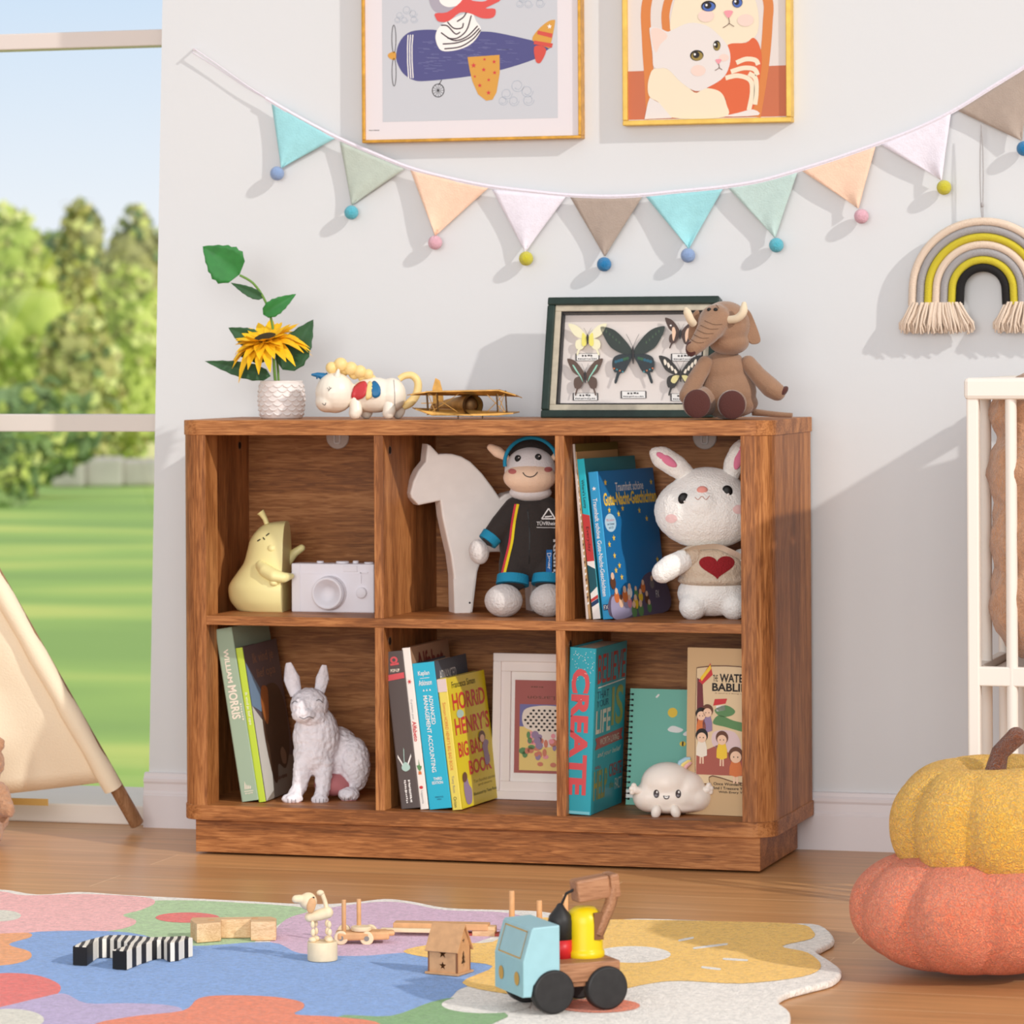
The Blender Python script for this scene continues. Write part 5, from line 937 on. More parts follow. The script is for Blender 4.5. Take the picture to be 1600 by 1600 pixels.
mb.flat([(310, 878), (335, 760), (350, 720), (420, 760), (515, 874)], CWH, cf, 6); mb.flat(crom([(900, 872), (1000, 848), (1110, 825), (1150, 868)], 3), CWH, cf, 6)
mb.flat(crom([(360, 200), (352, 235), (372, 390), (385, 500), (480, 510), (580, 610), (690, 680), (790, 650), (900, 580), (945, 470), (930, 360), (850, 260), (760, 195), (640, 178), (520, 225), (480, 235), (420, 205)], 4), CWH, cf, 6)
mb.flat(crom([(372, 210), (362, 260), (395, 388), (430, 330), (485, 270), (430, 215)], 3), BLU, cf, 7)
for x, y, rx, ry, ic in ((700, 418, 50, 40, (150, 128, 62)), (848, 350, 27, 38, (150, 128, 62)), (788, 58, 54, 40, (74, 104, 176)), (1000, 38, 38, 38, (74, 104, 176))):
    mb.flat(circ(x, y, rx, ry), INK, cf, 8); mb.flat(circ(x+2, y+5, rx*.85, ry*.82), paint('iris_%d' % ic[0], ic, .5), cf, 9); mb.flat(circ(x-4, y-4, rx*.5, ry*.6), INK, cf, 10); mb.flat(circ(x-14, y-8, 8, 9, 12), PWH, cf, 11)
for x, y, r_ in ((710, 530, 55), (900, 440, 36), (770, 130, 60), (1060, 170, 60)): mb.flat(circ(x, y, r_, r_*.75), BLU, cf, 8)
for x, y, s_ in ((860, 465, .8), (935, 118, 1.2)):
    mb.flat(crom([(x-28*s_, y-12*s_), (x, y-20*s_), (x+28*s_, y-12*s_), (x+6*s_, y+24*s_), (x-6*s_, y+24*s_)], 3), PPNK, cf, 10); mb.line(crom([(x, y+24*s_), (x+4, y+60*s_), (x-34*s_, y+85*s_)], 4, False), 5, PBRN, cf, 10); mb.line(crom([(x+4, y+60*s_), (x+34*s_, y+80*s_)], 3, False), 5, PBRN, cf, 10)
mb.build('cat_print', o)
# pennant banner
BAND = mat('lilac_white_tape', (232, 226, 236), .85, bump=.3, bs=300); YB = .310
sp_ = crom([(303, 77), (340, 102), (385, 134), (415, 153), (470, 185), (525, 214), (580, 238), (640, 262), (700, 278), (765, 291), (830, 299), (890, 305), (950, 307), (1000, 305), (1060, 299), (1130, 292), (1190, 282), (1250, 265), (1310, 246), (1370, 225), (1430, 202), (1490, 173), (1550, 136), (1600, 105), (1680, 48)], 5, False)
P0 = onY(303, 77, YB); ban = thing('pennant_banner', 'pastel pennant banner with pompoms strung across the wall', 'banner', P0, 0)
bp_ = lambda u, v, dy=0: tuple(onY(u, v, YB+dy)-P0)
mb = MB(); mb.line([p for p in sp_[15:]], 6.2, BAND, lambda a, b, c=0: bp_(a, b, .001)); mb.line([p for p in sp_[15:]], 6.2, BAND, lambda a, b, c=0: bp_(a, b, -.0012))
mb.tube([bp_(u, v, -.0002) for u, v in sp_[15:]], .0021, BAND, 8, flat=1.2); mb.build('tape', ban)
mb = MB(); mb.tube([bp_(u, v-1, 0) for u, v in sp_[:17]], .0011, BAND, 6); mb.tube([bp_(u-3+i*.2, v+4-i*.25, .002) for i, (u, v) in enumerate(sp_[:17])], .0010, BAND, 6); mb.cyl(bp_(303, 77, .02), bp_(303, 77, -.004), .002, mat('nail_head', (200, 190, 196), .4)); mb.build('tie_cord', ban)
FELT = {n: mat('felt_'+n, c, .95, bump=.25, bs=400, sheen=.25, var=.04, vs=80) for n, c in dict(aqua=(160, 216, 222), sage=(188, 198, 186), mint=(190, 212, 206), peach=(246, 208, 182), lilac=(236, 230, 240), taupe=(174, 158, 146)).items()}
POM = {n: mat('pom_'+n, c, 1, bump=1, bs=600, sheen=.4) for n, c in dict(peri=(150, 178, 224), cyan=(92, 196, 216), pink=(244, 188, 202), yellow=(222, 212, 50), blue=(22, 130, 190)).items()}
PENN = [((424, 158), (524, 216), (440, 262), (433, 271), 'aqua', 'peri'), ((531, 221), (632, 264), (550, 320), (549, 332), 'sage', 'cyan'), ((641, 265), (764, 293), (680, 368), (680, 379), 'peach', 'pink'), ((769, 296), (885, 306), (821, 393), (822, 404), 'lilac', 'yellow'), ((891, 308), (1003, 308), (945, 400), (944, 413), 'taupe', 'blue'), ((1009, 307), (1130, 294), (1076, 388), (1075, 399), 'aqua', 'peri'), ((1137, 293), (1246, 269), (1211, 371), (1213, 383), 'mint', 'cyan'), ((1253, 267), (1368, 229), (1341, 325), (1346, 338), 'peach', 'pink'), ((1376, 226), (1486, 176), (1471, 281), (1475, 293), 'lilac', 'yellow'), ((1496, 173), (1612, 100), (1596, 219), (1600, 232), 'taupe', 'blue')]
rnd = random.Random(4)
for a, b_, t_, pm, fc, pc in PENN:
    A, B, T_ = np.array(a, float), np.array(b_, float), np.array(t_, float); n_ = 14; V = []; ph = rnd.uniform(0, 6)
    for i in range(n_+1):
        r = i/n_
        l_ = A+(T_-A)*r+np.array([-(T_-A)[1], (T_-A)[0]])*0; e_ = B+(T_-B)*r
        for j in range(n_+1):
            f = j/n_; p = l_+(e_-l_)*f; cu = math.sin(f*5+ph+r*3)*.004*r+.003*math.sin(ph*2+f*3.1)*r
            V.append(bp_(p[0], p[1], cu-.002*r))
    mb = MB(); mb.add(V, [(i*(n_+1)+j, i*(n_+1)+j+1, (i+1)*(n_+1)+j+1, (i+1)*(n_+1)+j) for i in range(n_) for j in range(n_)], FELT[fc], True)
    fo = mb.build('pennant', ban); sl = fo.modifiers.new('t', 'SOLIDIFY'); sl.thickness = .0022; sl.offset = 0
    fo['label'] = {'aqua': 'aqua', 'sage': 'sage grey', 'mint': 'pale mint', 'peach': 'peach', 'lilac': 'lilac white', 'taupe': 'taupe'}[fc]+' felt pennant'
    mb = MB(); mb.ell(bp_(pm[0], pm[1], -.004), 12*.00101, POM[pc], seg=20, rings=14); po = mb.build('pompom', fo)
# macrame rainbow
YR = .300; P0 = onY(1536, 476, YR); kr = float((P0-CAM) @ _fw)/F
o = thing('rainbow_hanging', 'corded rainbow wall hanging in cream grey yellow and black', 'wall hanging', P0, 0)
rp = lambda x, z, dy=0: (x*kr/.957, dy, z*kr)
CO = {n: mat('cord_'+n, c, .95, bump=.3, bs=400) for n, c in dict(cream=(230, 210, 190), grey=(172, 168, 168), yellow=(210, 194, 60), black=(40, 38, 38)).items()}
for i, (r_, n_) in enumerate(((106, 'cream'), (94, 'grey'), (82, 'yellow'), (70, 'cream'), (58, 'grey'), (46, 'yellow'), (34, 'black'))):
    mb = MB(); m_ = CO[n_]; pts = [(-r_-1, 0)]+[(-r_*math.cos(t), 24+r_*1.0*math.sin(t)) for t in [math.pi*j/26 for j in range(27)]]+[(r_+1, 0)]
    mb.tube([rp(x, z) for x, z in pts], 6.1*kr, m_, 12)
    Ln = 0; tot = int((math.pi*r_+48)/2.1)
    P_ = [np.array(p) for p in pts]; seg_ = np.cumsum([0]+[np.linalg.norm(P_[j+1]-P_[j]) for j in range(len(P_)-1)])
    V = []
    helix = []
    for j in range(tot*8):
        s_ = seg_[-1]*j/(tot*8); x = np.interp(s_, seg_, [p[0] for p in P_]); z = np.interp(s_, seg_, [p[1] for p in P_]); x2 = np.interp(s_+1, seg_, [p[0] for p in P_]); z2 = np.interp(s_+1, seg_, [p[1] for p in P_]); t = np.array([x2-x, z2-z]); t = t/(np.linalg.norm(t)+1e-9); nn = np.array([-t[1], t[0]]); a = 2*math.pi*j/8
        helix.append(rp(x+nn[0]*6.1*math.cos(a), z+nn[1]*6.1*math.cos(a), 6.1*kr*math.sin(a)))
    mb.tube(helix, .85*kr, m_, 5); mb.build('cord', o)
for c_ in (-71, 71):
    mb = MB(); rnd = random.Random(c_)
    for j in range(150):
        f = rnd.uniform(-1, 1); d_ = rnd.uniform(-7, 7); Lq = rnd.uniform(36, 46); x0 = c_+f*38; x1 = c_+f*56+rnd.uniform(-4, 4)
        mb.tube([rp(x0, 4, d_*kr), rp(x0+(x1-x0)*.45+rnd.uniform(-1.5, 1.5), -Lq*.35, (d_*1.2-3)*kr), rp(x1, -Lq*.75, (d_*1.5-3)*kr), rp(x1+rnd.uniform(-3, 3), -Lq, d_*1.4*kr)], [1.9*kr, 2.0*kr, 1.8*kr, 1.2*kr], CO['cream'], 5)
    f_ = mb.build('tassel', o); f_['kind'] = 'stuff'
mb = MB()
for d_ in (-2, 2): mb.tube([rp(d_*.4, 132), rp(d_*.8-1, 158), rp(d_*1.2-1, 200), rp(d_-1, 240), rp(-1, 282)], .9*kr, CO['grey'], 6)
mb.ell(rp(-.5, 156), (3*kr, 3*kr, 4*kr), CO['grey'], seg=10, rings=8); mb.build('hanging_string', o)
# ---------------------------------------------------------------- crib with a fluffy blanket
CW = mat('crib_white_paint', (234, 226, 216), .4)
YF = -.33; XC = xat(1521.5, YF, .6); ZT = onY(1522, 590, YF)[2]; YBk = .27; XR = XC+.95
o = thing('crib', 'white slatted crib standing against the wall beside the bookcase', 'crib', (XC, 0, 0), 0)
cl = lambda x, y, z: (x-XC, y, z)
for x in (XC, XR):
    for y in (YF, YBk): mb = MB(); mb.b2(cl(x-.009, y-.009, 0), cl(x+.009, y+.009, ZT-.002), CW, .003); mb.build('post', o)
for y in (YF, YBk):
    mb = MB(); mb.b2(cl(XC-.012, y-.013, ZT-.032), cl(XR+.012, y+.013, ZT), CW, .006); mb.build('top_rail', o); mb = MB(); mb.b2(cl(XC, y-.008, .335), cl(XR, y+.008, .363), CW, .002); mb.build('bottom_rail', o)
for x in (XC, XR):
    mb = MB(); mb.b2(cl(x-.0115, YF+.013, ZT-.0315), cl(x+.0115, YBk-.013, ZT-.0005), CW, .004); mb.build('top_rail', o); mb = MB(); mb.b2(cl(x-.008, YF, .335), cl(x+.008, YBk, .363), CW, .002); mb.build('bottom_rail', o)
for i in range(1, 4):
    y = YF+(YBk-YF)*(i-.35)/3.6
    for x in (XC, XR): mb = MB(); mb.cyl(cl(x, y, .10), cl(x, y, ZT-.02), .0085, CW, seg=14); mb.build('slat', o)
for i in range(1, 10):
    x = XC+.055+.095*(i-1)
    for y in (YF, YBk): mb = MB(); mb.cyl(cl(x, y, .10), cl(x, y, ZT-.02), .0085, CW, seg=14); mb.build('slat', o)
mb = MB(); mb.b2(cl(XC+.01, YF+.01, .335), cl(XR-.01, YBk-.01, .352), CW); mb.build('mattress_base', o)
TD = mat('brown_teddy_fleece', (188, 142, 110), 1, bump=1, bs=260, sheen=.4, var=.12, vs=120)
mb = MB()
bl = blob('blanket', None, [*[('e', (-.095, y_, z_), (.097, .10, .10)) for y_ in (-.215, -.1, .03, .16) for z_ in (.10, .19, .285)], *[('e', (-.135, y_, .375), (.056, .085, .05)) for y_ in (-.2, -.08, .05, .17, .2)], *[('e', (-.085, y_, .38), (.095, .09, .065)) for y_ in (-.2, -.08, .05, .17)], ('e', (0, 0, .10), (.188, .27, .098)), ('e', (-.01, 0, .18), (.178, .26, .16)), ('e', (0, 0, .27), (.185, .265, .12)), ('e', (.0, 0, .34), (.18, .26, .07)), ('e', (.03, 0, .40), (.12, .2, .05)), ('e', (.22, 0, .22), (.25, .25, .22)), ('e', (.5, 0, .2), (.22, .24, .19))], TD, .008, 6, .007, .025)
bl.location = (XC+.2, YF/2+YBk/2, .355); tag(bl, 'brown fluffy blanket bundled inside the white crib', 'blanket')
# ---------------------------------------------------------------- pumpkin cushions
def bouc(name, c, c2):
    m = bpy.data.materials.new(name); m.use_nodes = True; t = m.node_tree; b = t.nodes['Principled BSDF']; co = t.nodes.new('ShaderNodeTexCoord')
    v = t.nodes.new('ShaderNodeTexVoronoi'); v.inputs['Scale'].default_value = 165; n = t.nodes.new('ShaderNodeTexNoise'); n.inputs['Scale'].default_value = 90; n.inputs['Detail'].default_value = 3
    mp = t.nodes.new('ShaderNodeMix'); mp.data_type = 'VECTOR'; mp.inputs[0].default_value = .06
    t.links.new(co.outputs['Object'], mp.inputs[4]); t.links.new(n.outputs['Color'], mp.inputs[5]); t.links.new(mp.outputs[1], v.inputs['Vector']); t.links.new(co.outputs['Object'], n.inputs[0])
    r = t.nodes.new('ShaderNodeValToRGB'); e = r.color_ramp.elements; e[0].position = .1; e[0].color = lin(c)+(1,); e[1].position = .75; e[1].color = lin(c2)+(1,)
    t.links.new(v.outputs['Distance'], r.inputs[0]); t.links.new(r.outputs[0], b.inputs['Base Color'])
    bp = t.nodes.new('ShaderNodeBump'); bp.invert = True; bp.inputs['Strength'].default_value = .9; bp.inputs['Distance'].default_value = .006
    t.links.new(v.outputs['Distance'], bp.inputs['Height']); t.links.new(bp.outputs[0], b.inputs['Normal']); b.inputs['Roughness'].default_value = .95; b.inputs['Sheen Weight'].default_value = .3
    MATS[name] = m; return m
BY = bouc('yellow_boucle', (255, 208, 84), (255, 184, 52)); BO = bouc('coral_boucle', (255, 156, 112), (250, 124, 84)); BS = bouc('brown_boucle', (150, 84, 44), (116, 58, 28))
def pumpkin(name, label, P, R, Hh, m, tilt=(0, 0, 0), ph=0, stem=None):
    o = thing(name, label, 'cushion', P, tilt); V = []; nu, nv = 128, 40; lob = 9
    for i in range(nv+1):
        t = math.pi*i/nv
        for j in range(nu):
            a = 2*math.pi*j/nu; g = abs(math.sin(lob*(a+ph)/2)); lobe = .85+.15*g**.5
            st = math.sin(t)**.84; rr = R*st*(1-(1-lobe)*min(1, st*1.3)); c = math.cos(t); z = Hh/2*math.copysign(abs(c)**.92, c)
            dim = math.exp(-(st/.34)**2)*Hh*.20; z -= dim*math.copysign(1, c)
            V.append((rr*math.cos(a), rr*math.sin(a), z+Hh/2))
    mb = MB(); mb.add(V, [(i*nu+j, i*nu+(j+1) % nu, (i+1)*nu+(j+1) % nu, (i+1)*nu+j) for i in range(nv) for j in range(nu)], m, True)
    b = mb.build('body', o)
    if stem: 
        mb = MB(); mb.tube([(0, 0, Hh*.78), (0, 0, Hh*.86), (.008, 0, Hh*1.0), (.03, 0, Hh*1.11)], [.026, .014, .012, .013], BS, 14); mb.ell((.03, 0, Hh*1.11), .013, BS); mb.build('stem', o)
    return o
PO = onZ(1527, 1500, 0); yo = -.83
xo = xat(1527, yo, .085); kO = float((np.array([xo, yo, .08])-CAM) @ _fw)/F
pumpkin('pumpkin_cushion', 'coral orange boucle pumpkin cushion on the floor under the yellow one', (xo, yo, .0), 200*kO, .172, BO, (0, 0, .2), .1)
xy_ = xat(1562, yo+.02, .25); pumpkin('pumpkin_cushion', 'yellow boucle pumpkin cushion with brown stem stacked on the coral one', (xy_, yo+.02, .106), 171*kO, .186, BY, (.05, -.03, 0), .30, True)
# ---------------------------------------------------------------- tent and teddy
CV = mat('cream_canvas', (248, 234, 206), .9, bump=.2, bs=300, sss=0); PWD = wood('tent_pole_wood', 2, (136, 98, 66), (156, 116, 82), (176, 134, 98))
o = thing('play_tent', 'cream canvas play tent on wooden poles in front of the window', 'tent', (-.175, .251, 0))
A0 = np.array([0, 0, .012]); AP = onY(-330, 330, -.12)-np.array([-.175, .251, 0]); B0 = np.array([-.95, .02, .012]); C0_ = np.array([-1.25, -.75, .012])
for p in (A0, B0, C0_): mb = MB(); d_ = (AP-p); mb.cyl(p, p+d_*1.06, .0125, PWD, seg=16, bev=.003); mb.build('pole', o)
V = []; n1, n2 = 40, 40
for i in range(n1+1):
    t = .075+.915*i/n1
    for j in range(n2+1):
        f = j/n2; a = A0+(AP-A0)*t; b_ = B0+(AP-B0)*t; p = a+(b_-a)*f
        w_ = (1-t)*math.sin(math.pi*f); fold = .03*math.sin(f*9+t*14)*w_+.02*math.sin(f*23-t*9)*w_-.05*w_; p = p+np.array([0, fold*1.0, -.035*math.sin(math.pi*min(1, f*1.6))*(1-t)**3 if i < 6 else 0]); V.append(p)
mb = MB(); mb.add(V, [(i*(n2+1)+j, i*(n2+1)+j+1, (i+1)*(n2+1)+j+1, (i+1)*(n2+1)+j) for i in range(n1) for j in range(n2)], CV, True); c_ = mb.build('canvas_panel', o); sl = c_.modifiers.new('t', 'SOLIDIFY'); sl.thickness = .0015
V = []
for i in range(n1+1):
    t = .07+.925*i/n1
    for j in range(n2+1):
        f = j/n2; a = B0+(AP-B0)*t; b_ = C0_+(AP-C0_)*t; V.append(a+(b_-a)*f+np.array([.03*math.sin(f*9+t*7)*(1-t)*math.sin(math.pi*f), 0, 0]))
mb = MB(); mb.add(V, [(i*(n2+1)+j, i*(n2+1)+j+1, (i+1)*(n2+1)+j+1, (i+1)*(n2+1)+j) for i in range(n1) for j in range(n2)], CV, True); c_ = mb.build('canvas_panel', o); sl = c_.modifiers.new('t', 'SOLIDIFY'); sl.thickness = .0015
mb = MB(); d_ = AP-A0; off = np.array([-.005, -.004, 0])
mb.tube([A0+d_*t+off*(1 if t > .07 else 1) for t in np.linspace(.062, .98, 30)], [.0195+.0012*math.sin(i*2.1) for i in range(30)], CV, 16, flat=.85, caps=False); mb.build('pole_sleeve', o)
mb = MB(); mb.line([(0, 0), (1, 0)], 1, paint('ochre_strap', (206, 168, 96), .8), lambda a, b, c: tuple(A0+np.array([-.03, -.004, .035])+(B0-A0+np.array([0, -.05, .002]))*(.14+.86*a)+np.array([0, 0, .012*b]))); mb.build('strap', o)
Pt = onY(-22, 1262, .05); bt = blob('teddy', None, [('e', (-.03, 0, .055), (.05, .04, .055)), ('e', (-.03, -.005, .135), (.042, .038, .038)), ('e', (-.03, -.035, .125), (.018, .014, .014)), ('e', (-.062, 0, .168), (.014, .010, .014)), ('e', (.0, 0, .168), (.014, .010, .014)), ('c', [(.005, -.005, .09), (.026, -.02, .06)], [.016, .014]), ('c', [(-.065, -.005, .09), (-.086, -.02, .06)], [.016, .014]), ('c', [(-.005, -.02, .024), (.012, -.06, .024)], [.022, .022]), ('c', [(-.055, -.02, .024), (-.072, -.06, .024)], [.022, .022])], TD, .003, 5, .003, .01); bt.location = (Pt[0]+.022, .05, .0); tag(bt, 'brown fluffy teddy sitting in the play tent at the left edge', 'plush toy')
# ---------------------------------------------------------------- rug
def pile(name, c): 
    return mat('rug_'+name, c, 1, bump=1, bs=260, var=.17, vs=150, sheen=.3, detail=6)
RZ = .010
out = [(-420, 1396), (-250, 1386), (-100, 1392), (0, 1389), (60, 1397), (125, 1393), (200, 1398), (300, 1403), (380, 1407), (480, 1412), (545, 1410), (600, 1404), (645, 1408), (700, 1418), (780, 1421), (850, 1424), (930, 1437), (990, 1435), (1050, 1436), (1130, 1439), (1230, 1442), (1282, 1445), (1304, 1466), (1288, 1478), (1276, 1486), (1300, 1502), (1315, 1516), (1302, 1531), (1262, 1542), (1228, 1552), (1216, 1564), (1234, 1580), (1231, 1602), (1205, 1640), (1120, 1680), (1000, 1720), (800, 1700), (600, 1730), (300, 1720), (50, 1735), (-200, 1700), (-420, 1720), (-520, 1600), (-480, 1480)]
rug = MB(); opl = [onZ(u, v, RZ)[:2] for u, v in crom(out, 4)]
RC = pile('cream', (240, 232, 222))
rug.prism([tuple(p) for p in opl], .0005, RZ, RC, idf, .004, 3)
NP = [0]
def pat(pts, c, lvl, n=4):
    NP[0] += 1; pl = [tuple(onZ(u, v, RZ)[:2]) for u, v in crom(pts, n)]; ar_ = sum(pl[i-1][0]*pl[i][1]-pl[i][0]*pl[i-1][1] for i in range(len(pl)))
    rug.flat(pl if ar_ > 0 else pl[::-1], c, lambda a, b, c_: (a, b, RZ+.0001*lvl+.00001*NP[0]))
cP = pile('pink', (244, 176, 174)); cG = pile('green', (170, 202, 146)); cG2 = pile('leaf_green', (118, 166, 96)); cL = pile('lilac', (214, 174, 200)); cL2 = pile('lavender', (184, 164, 204)); cB = pile('blue', (116, 158, 218)); cO = pile('orange', (240, 156, 88)); cR = pile('red', (232, 92, 82)); cOR = pile('orange_red', (236, 118, 70)); cY = pile('yellow', (252, 198, 82)); cC = pile('pale', (222, 216, 200))
pat([(232, 1408), (300, 1407), (380, 1411), (430, 1414), (476, 1419), (474, 1432), (444, 1440), (410, 1462), (380, 1480), (300, 1488), (130, 1466), (150, 1440), (210, 1416)], cG, 1)
pat([(-60, 1396), (0, 1393), (40, 1399), (130, 1397), (225, 1402), (242, 1411), (220, 1422), (192, 1430), (212, 1438), (205, 1447), (165, 1455), (60, 1457), (0, 1459), (-90, 1452), (-140, 1420)], cP, 2); pat(circ(-2, 1431, 35, 9, 16), cC, 3, 2); pat(circ(293, 1434, 50, 8, 20), cR, 3, 2)
pat([(424, 1480), (440, 1442), (478, 1426), (545, 1414), (600, 1409), (640, 1412), (695, 1422), (790, 1426), (830, 1440), (780, 1460), (700, 1486), (640, 1492), (560, 1496), (480, 1494)], cL, 1)
pat([(30, 1468), (60, 1456), (200, 1457), (290, 1478), (420, 1472), (470, 1490), (560, 1494), (640, 1489), (700, 1500), (800, 1508), (770, 1530), (720, 1545), (700, 1562), (640, 1595), (520, 1600), (430, 1585), (280, 1590), (130, 1580), (80, 1560), (-30, 1524), (-20, 1490)], cB, 2)
pat([(-80, 1462), (0, 1459), (44, 1458), (47, 1465), (14, 1476), (46, 1487), (44, 1500), (0, 1509), (-80, 1506)], cO, 3)
pat([(-90, 1530), (0, 1521), (56, 1524), (92, 1538), (90, 1553), (60, 1563), (0, 1574), (-90, 1580)], cR, 3)
pat([(-120, 1590), (-20, 1578), (60, 1560), (100, 1553), (135, 1568), (200, 1568), (262, 1571), (285, 1580), (250, 1600), (120, 1640), (-100, 1650)], cL2, 4); pat(circ(15, 1594, 54, 17, 20), cC, 5, 2)
pat([(140, 1608), (200, 1590), (285, 1580), (310, 1561), (350, 1556), (425, 1558), (470, 1566), (474, 1576), (462, 1586), (530, 1590), (600, 1604), (600, 1660), (400, 1680), (150, 1670)], cOR, 6)
pat([(525, 1590), (610, 1588), (675, 1566), (720, 1561), (790, 1584), (770, 1600), (640, 1660), (560, 1640)], cG2, 5)
pat([(630, 1487), (690, 1474), (770, 1472), (800, 1445), (850, 1434), (920, 1440), (960, 1437), (1130, 1440), (1245, 1444), (1270, 1455), (1268, 1467), (1222, 1479), (1262, 1489), (1283, 1510), (1255, 1526), (1160, 1537), (1060, 1533), (1000, 1540), (900, 1562), (790, 1553), (722, 1536), (770, 1510), (690, 1500)], cY, 4)
pat(circ(988, 1492, 60, 13, 24), RC, 5, 2); pat(circ(760, 1570, 70, 14, 20), RC, 5, 2); pat(circ(935, 1572, 65, 11, 20), cOR, 6, 2)
for u0, v0, u1, v1 in ((1062, 1470, 1082, 1466), (1086, 1482, 1134, 1476), (1132, 1499, 1166, 1501), (1098, 1512, 1124, 1515)): 
    d = np.array([u1-u0, v1-v0]); pat([(u0, v0-1.6), (u1, v1-1.6), (u1+2, v1), (u1, v1+1.6), (u0, v0+1.6), (u0-2, v0)], RC, 5, 2)
tag(rug.build('rug'), 'cream scalloped rug with big pastel flowers on the oak floor', 'rug')
# ---------------------------------------------------------------- wooden toys on the rug
class LF_(Loc):
    def __init__(s, u, v, z=RZ+.0008, rot=YAW):
        s.P = onZ(u, v, z); s.u, s.v = u, v; s.k = float((s.P-CAM) @ _fw)/F; s.rot = rot
BE = wood('beech_wood', 0, (206, 164, 120), (222, 184, 140), (234, 200, 158), 1.5, .55, .15); BE2 = mat('pale_birch', (232, 210, 174), .55, var=.06, vs=80); BE3 = mat('honey_beech', (214, 164, 116), .5, var=.08, vs=90)
WBR = wood('walnut_block', 0, (136, 92, 62), (158, 110, 78), (174, 126, 92), 1.6, .5, .15)
# zebra
zt = RZ+.0265; zp = [(114, 1478), (136, 1479), (153, 1467.5), (170, 1467), (200, 1473), (205, 1475), (176, 1484), (198, 1485.5), (222, 1476), (244, 1469), (254, 1468.5), (264, 1473.5), (279, 1471.5), (287, 1468), (301, 1465), (290, 1462), (262, 1463.5), (235, 1464), (215, 1462), (190, 1460.5), (168, 1461), (150, 1465), (128, 1471)]
zb = [onZ(u, v, zt) for u, v in zp]; zc = np.mean(np.array(zb), 0); zc[2] = RZ+.0008
ZM = bpy.data.materials.new('zebra_stripes'); ZM.use_nodes = True; t = ZM.node_tree; b = t.nodes['Principled BSDF']; co = t.nodes.new('ShaderNodeTexCoord'); wv = t.nodes.new('ShaderNodeTexWave'); wv.inputs['Scale'].default_value = 30; wv.inputs['Distortion'].default_value = 1.6; wv.inputs['Detail Scale'].default_value = .6; wv.bands_direction = 'X'; wv.inputs['Detail'].default_value = 1
r = t.nodes.new('ShaderNodeValToRGB'); r.color_ramp.interpolation = 'CONSTANT'; r.color_ramp.elements[0].color = lin((232, 224, 210))+(1,); r.color_ramp.elements[1].position = .52; r.color_ramp.elements[1].color = lin((30, 28, 32))+(1,)
mpn = t.nodes.new('ShaderNodeMapping'); mpn.inputs['Scale'].default_value = (1, 1, .05); mpn.inputs['Rotation'].default_value = (0, 0, -YAW); t.links.new(co.outputs['Object'], mpn.inputs[0]); t.links.new(mpn.outputs[0], wv.inputs[0]); t.links.new(wv.outputs[0], r.inputs[0]); t.links.new(r.outputs[0], b.inputs['Base Color']); b.inputs['Roughness'].default_value = .5
mb = MB(); mb.prism([(p[0]-zc[0], p[1]-zc[1]) for p in zb], 0, zt-RZ-.0008, ZM, idf, .0012, 2)
o = mb.build('zebra_block', None, zc); tag(o, 'black and white striped zebra-shaped wooden block lying on the rug', 'toy block')
for a, c_ in ((0, 1), (5, 6+1)):
    P0, P1 = zb[a if a == 0 else 6], zb[c_ if a == 0 else 7]; mb = MB(); h = zt-RZ-.0012
    n_ = np.array([P1[1]-P0[1], -(P1[0]-P0[0]), 0]); n_ = n_/np.linalg.norm(n_)*.0006
    mb.add([P0-zc+n_-np.array([0, 0, h+P0[2]-zt]), P1-zc+n_-np.array([0, 0, h]), P1-zc+n_-np.array([0, 0, .001]), P0-zc+n_-np.array([0, 0, .001])], [(0, 1, 2, 3)], BLACK); mb.build('hoof', o)
# plain block
bt_ = RZ+.027; bp2 = [(297.5, 1436.5), (307.6, 1444), (345, 1441), (346, 1436.8), (391, 1436.2), (392, 1440.5), (431, 1440), (432, 1434.5), (424, 1432), (300, 1433.5)]
bw = [onZ(u, v, bt_) for u, v in bp2]; c0 = np.mean(np.array(bw), 0); c0[2] = RZ+.0008; mb = MB(); mb.prism([(p[0]-c0[0], p[1]-c0[1]) for p in bw], 0, bt_-RZ-.0008, BE, idf, .0012, 2)
for u, v in ((330, 1437.5), (398, 1435)): p = onZ(u, v, bt_)-c0; mb.cyl((p[0], p[1], p[2]-.001), (p[0], p[1], p[2]+.0004), .005, BE3, seg=16)
tag(mb.build('wooden_block', None, c0), 'plain beech notched block behind the zebra block', 'toy block')
# push puppet dog
L = LF_(504, 1500); q = Q(L); k = L.k; o = L.th('push_puppet', 'pale wooden dog push puppet standing on a round base', 'toy')
mb = MB(); mb.cyl(q(504, 1500), q(504, 1470.5), 23.5*k, BE2, seg=40, bev=.0012); mb.build('base', o)
for u0, u1, d in ((489, 490, -6), (515, 516, -6), (493, 494, 8), (511, 514, 8)):
    mb = MB(); mb.ell(q(u0, 1444, d), (3.6*k, 3.6*k, 6*k), BE2, seg=12, rings=8); mb.ell(q(u0+.5, 1456, d), (3.9*k, 3.9*k, 6*k), BE2, seg=12, rings=8); mb.ell(q(u1-1, 1467, d-2), (6.5*k, 7*k, 4.6*k), BE2, seg=14, rings=8); mb.build('leg', o)
blob('body', o, [C_(L, [(484, 1433, 0), (498, 1430, 0), (512, 1426, 0)], [8, 9, 9.5])], BE2, .0012, 4)
hd = blob('head', o, [E_(L, 482, 1408, 0, 14, 14, 13), C_(L, [(478, 1406, -2), (468, 1404, -4), (463, 1404, -5)], [8, 7, 6.5])], BE2, .0012, 4)
mb = MB(); mb.ell(q(487.5, 1413, -12), (7*k, 2.5*k, 12.5*k), BE3, (0, .2, 0)); mb.build('ear', o); mb = MB(); mb.ell(q(491, 1401, -11), 1.8*k, BLACK, seg=8, rings=6); mb.build('eye', o)
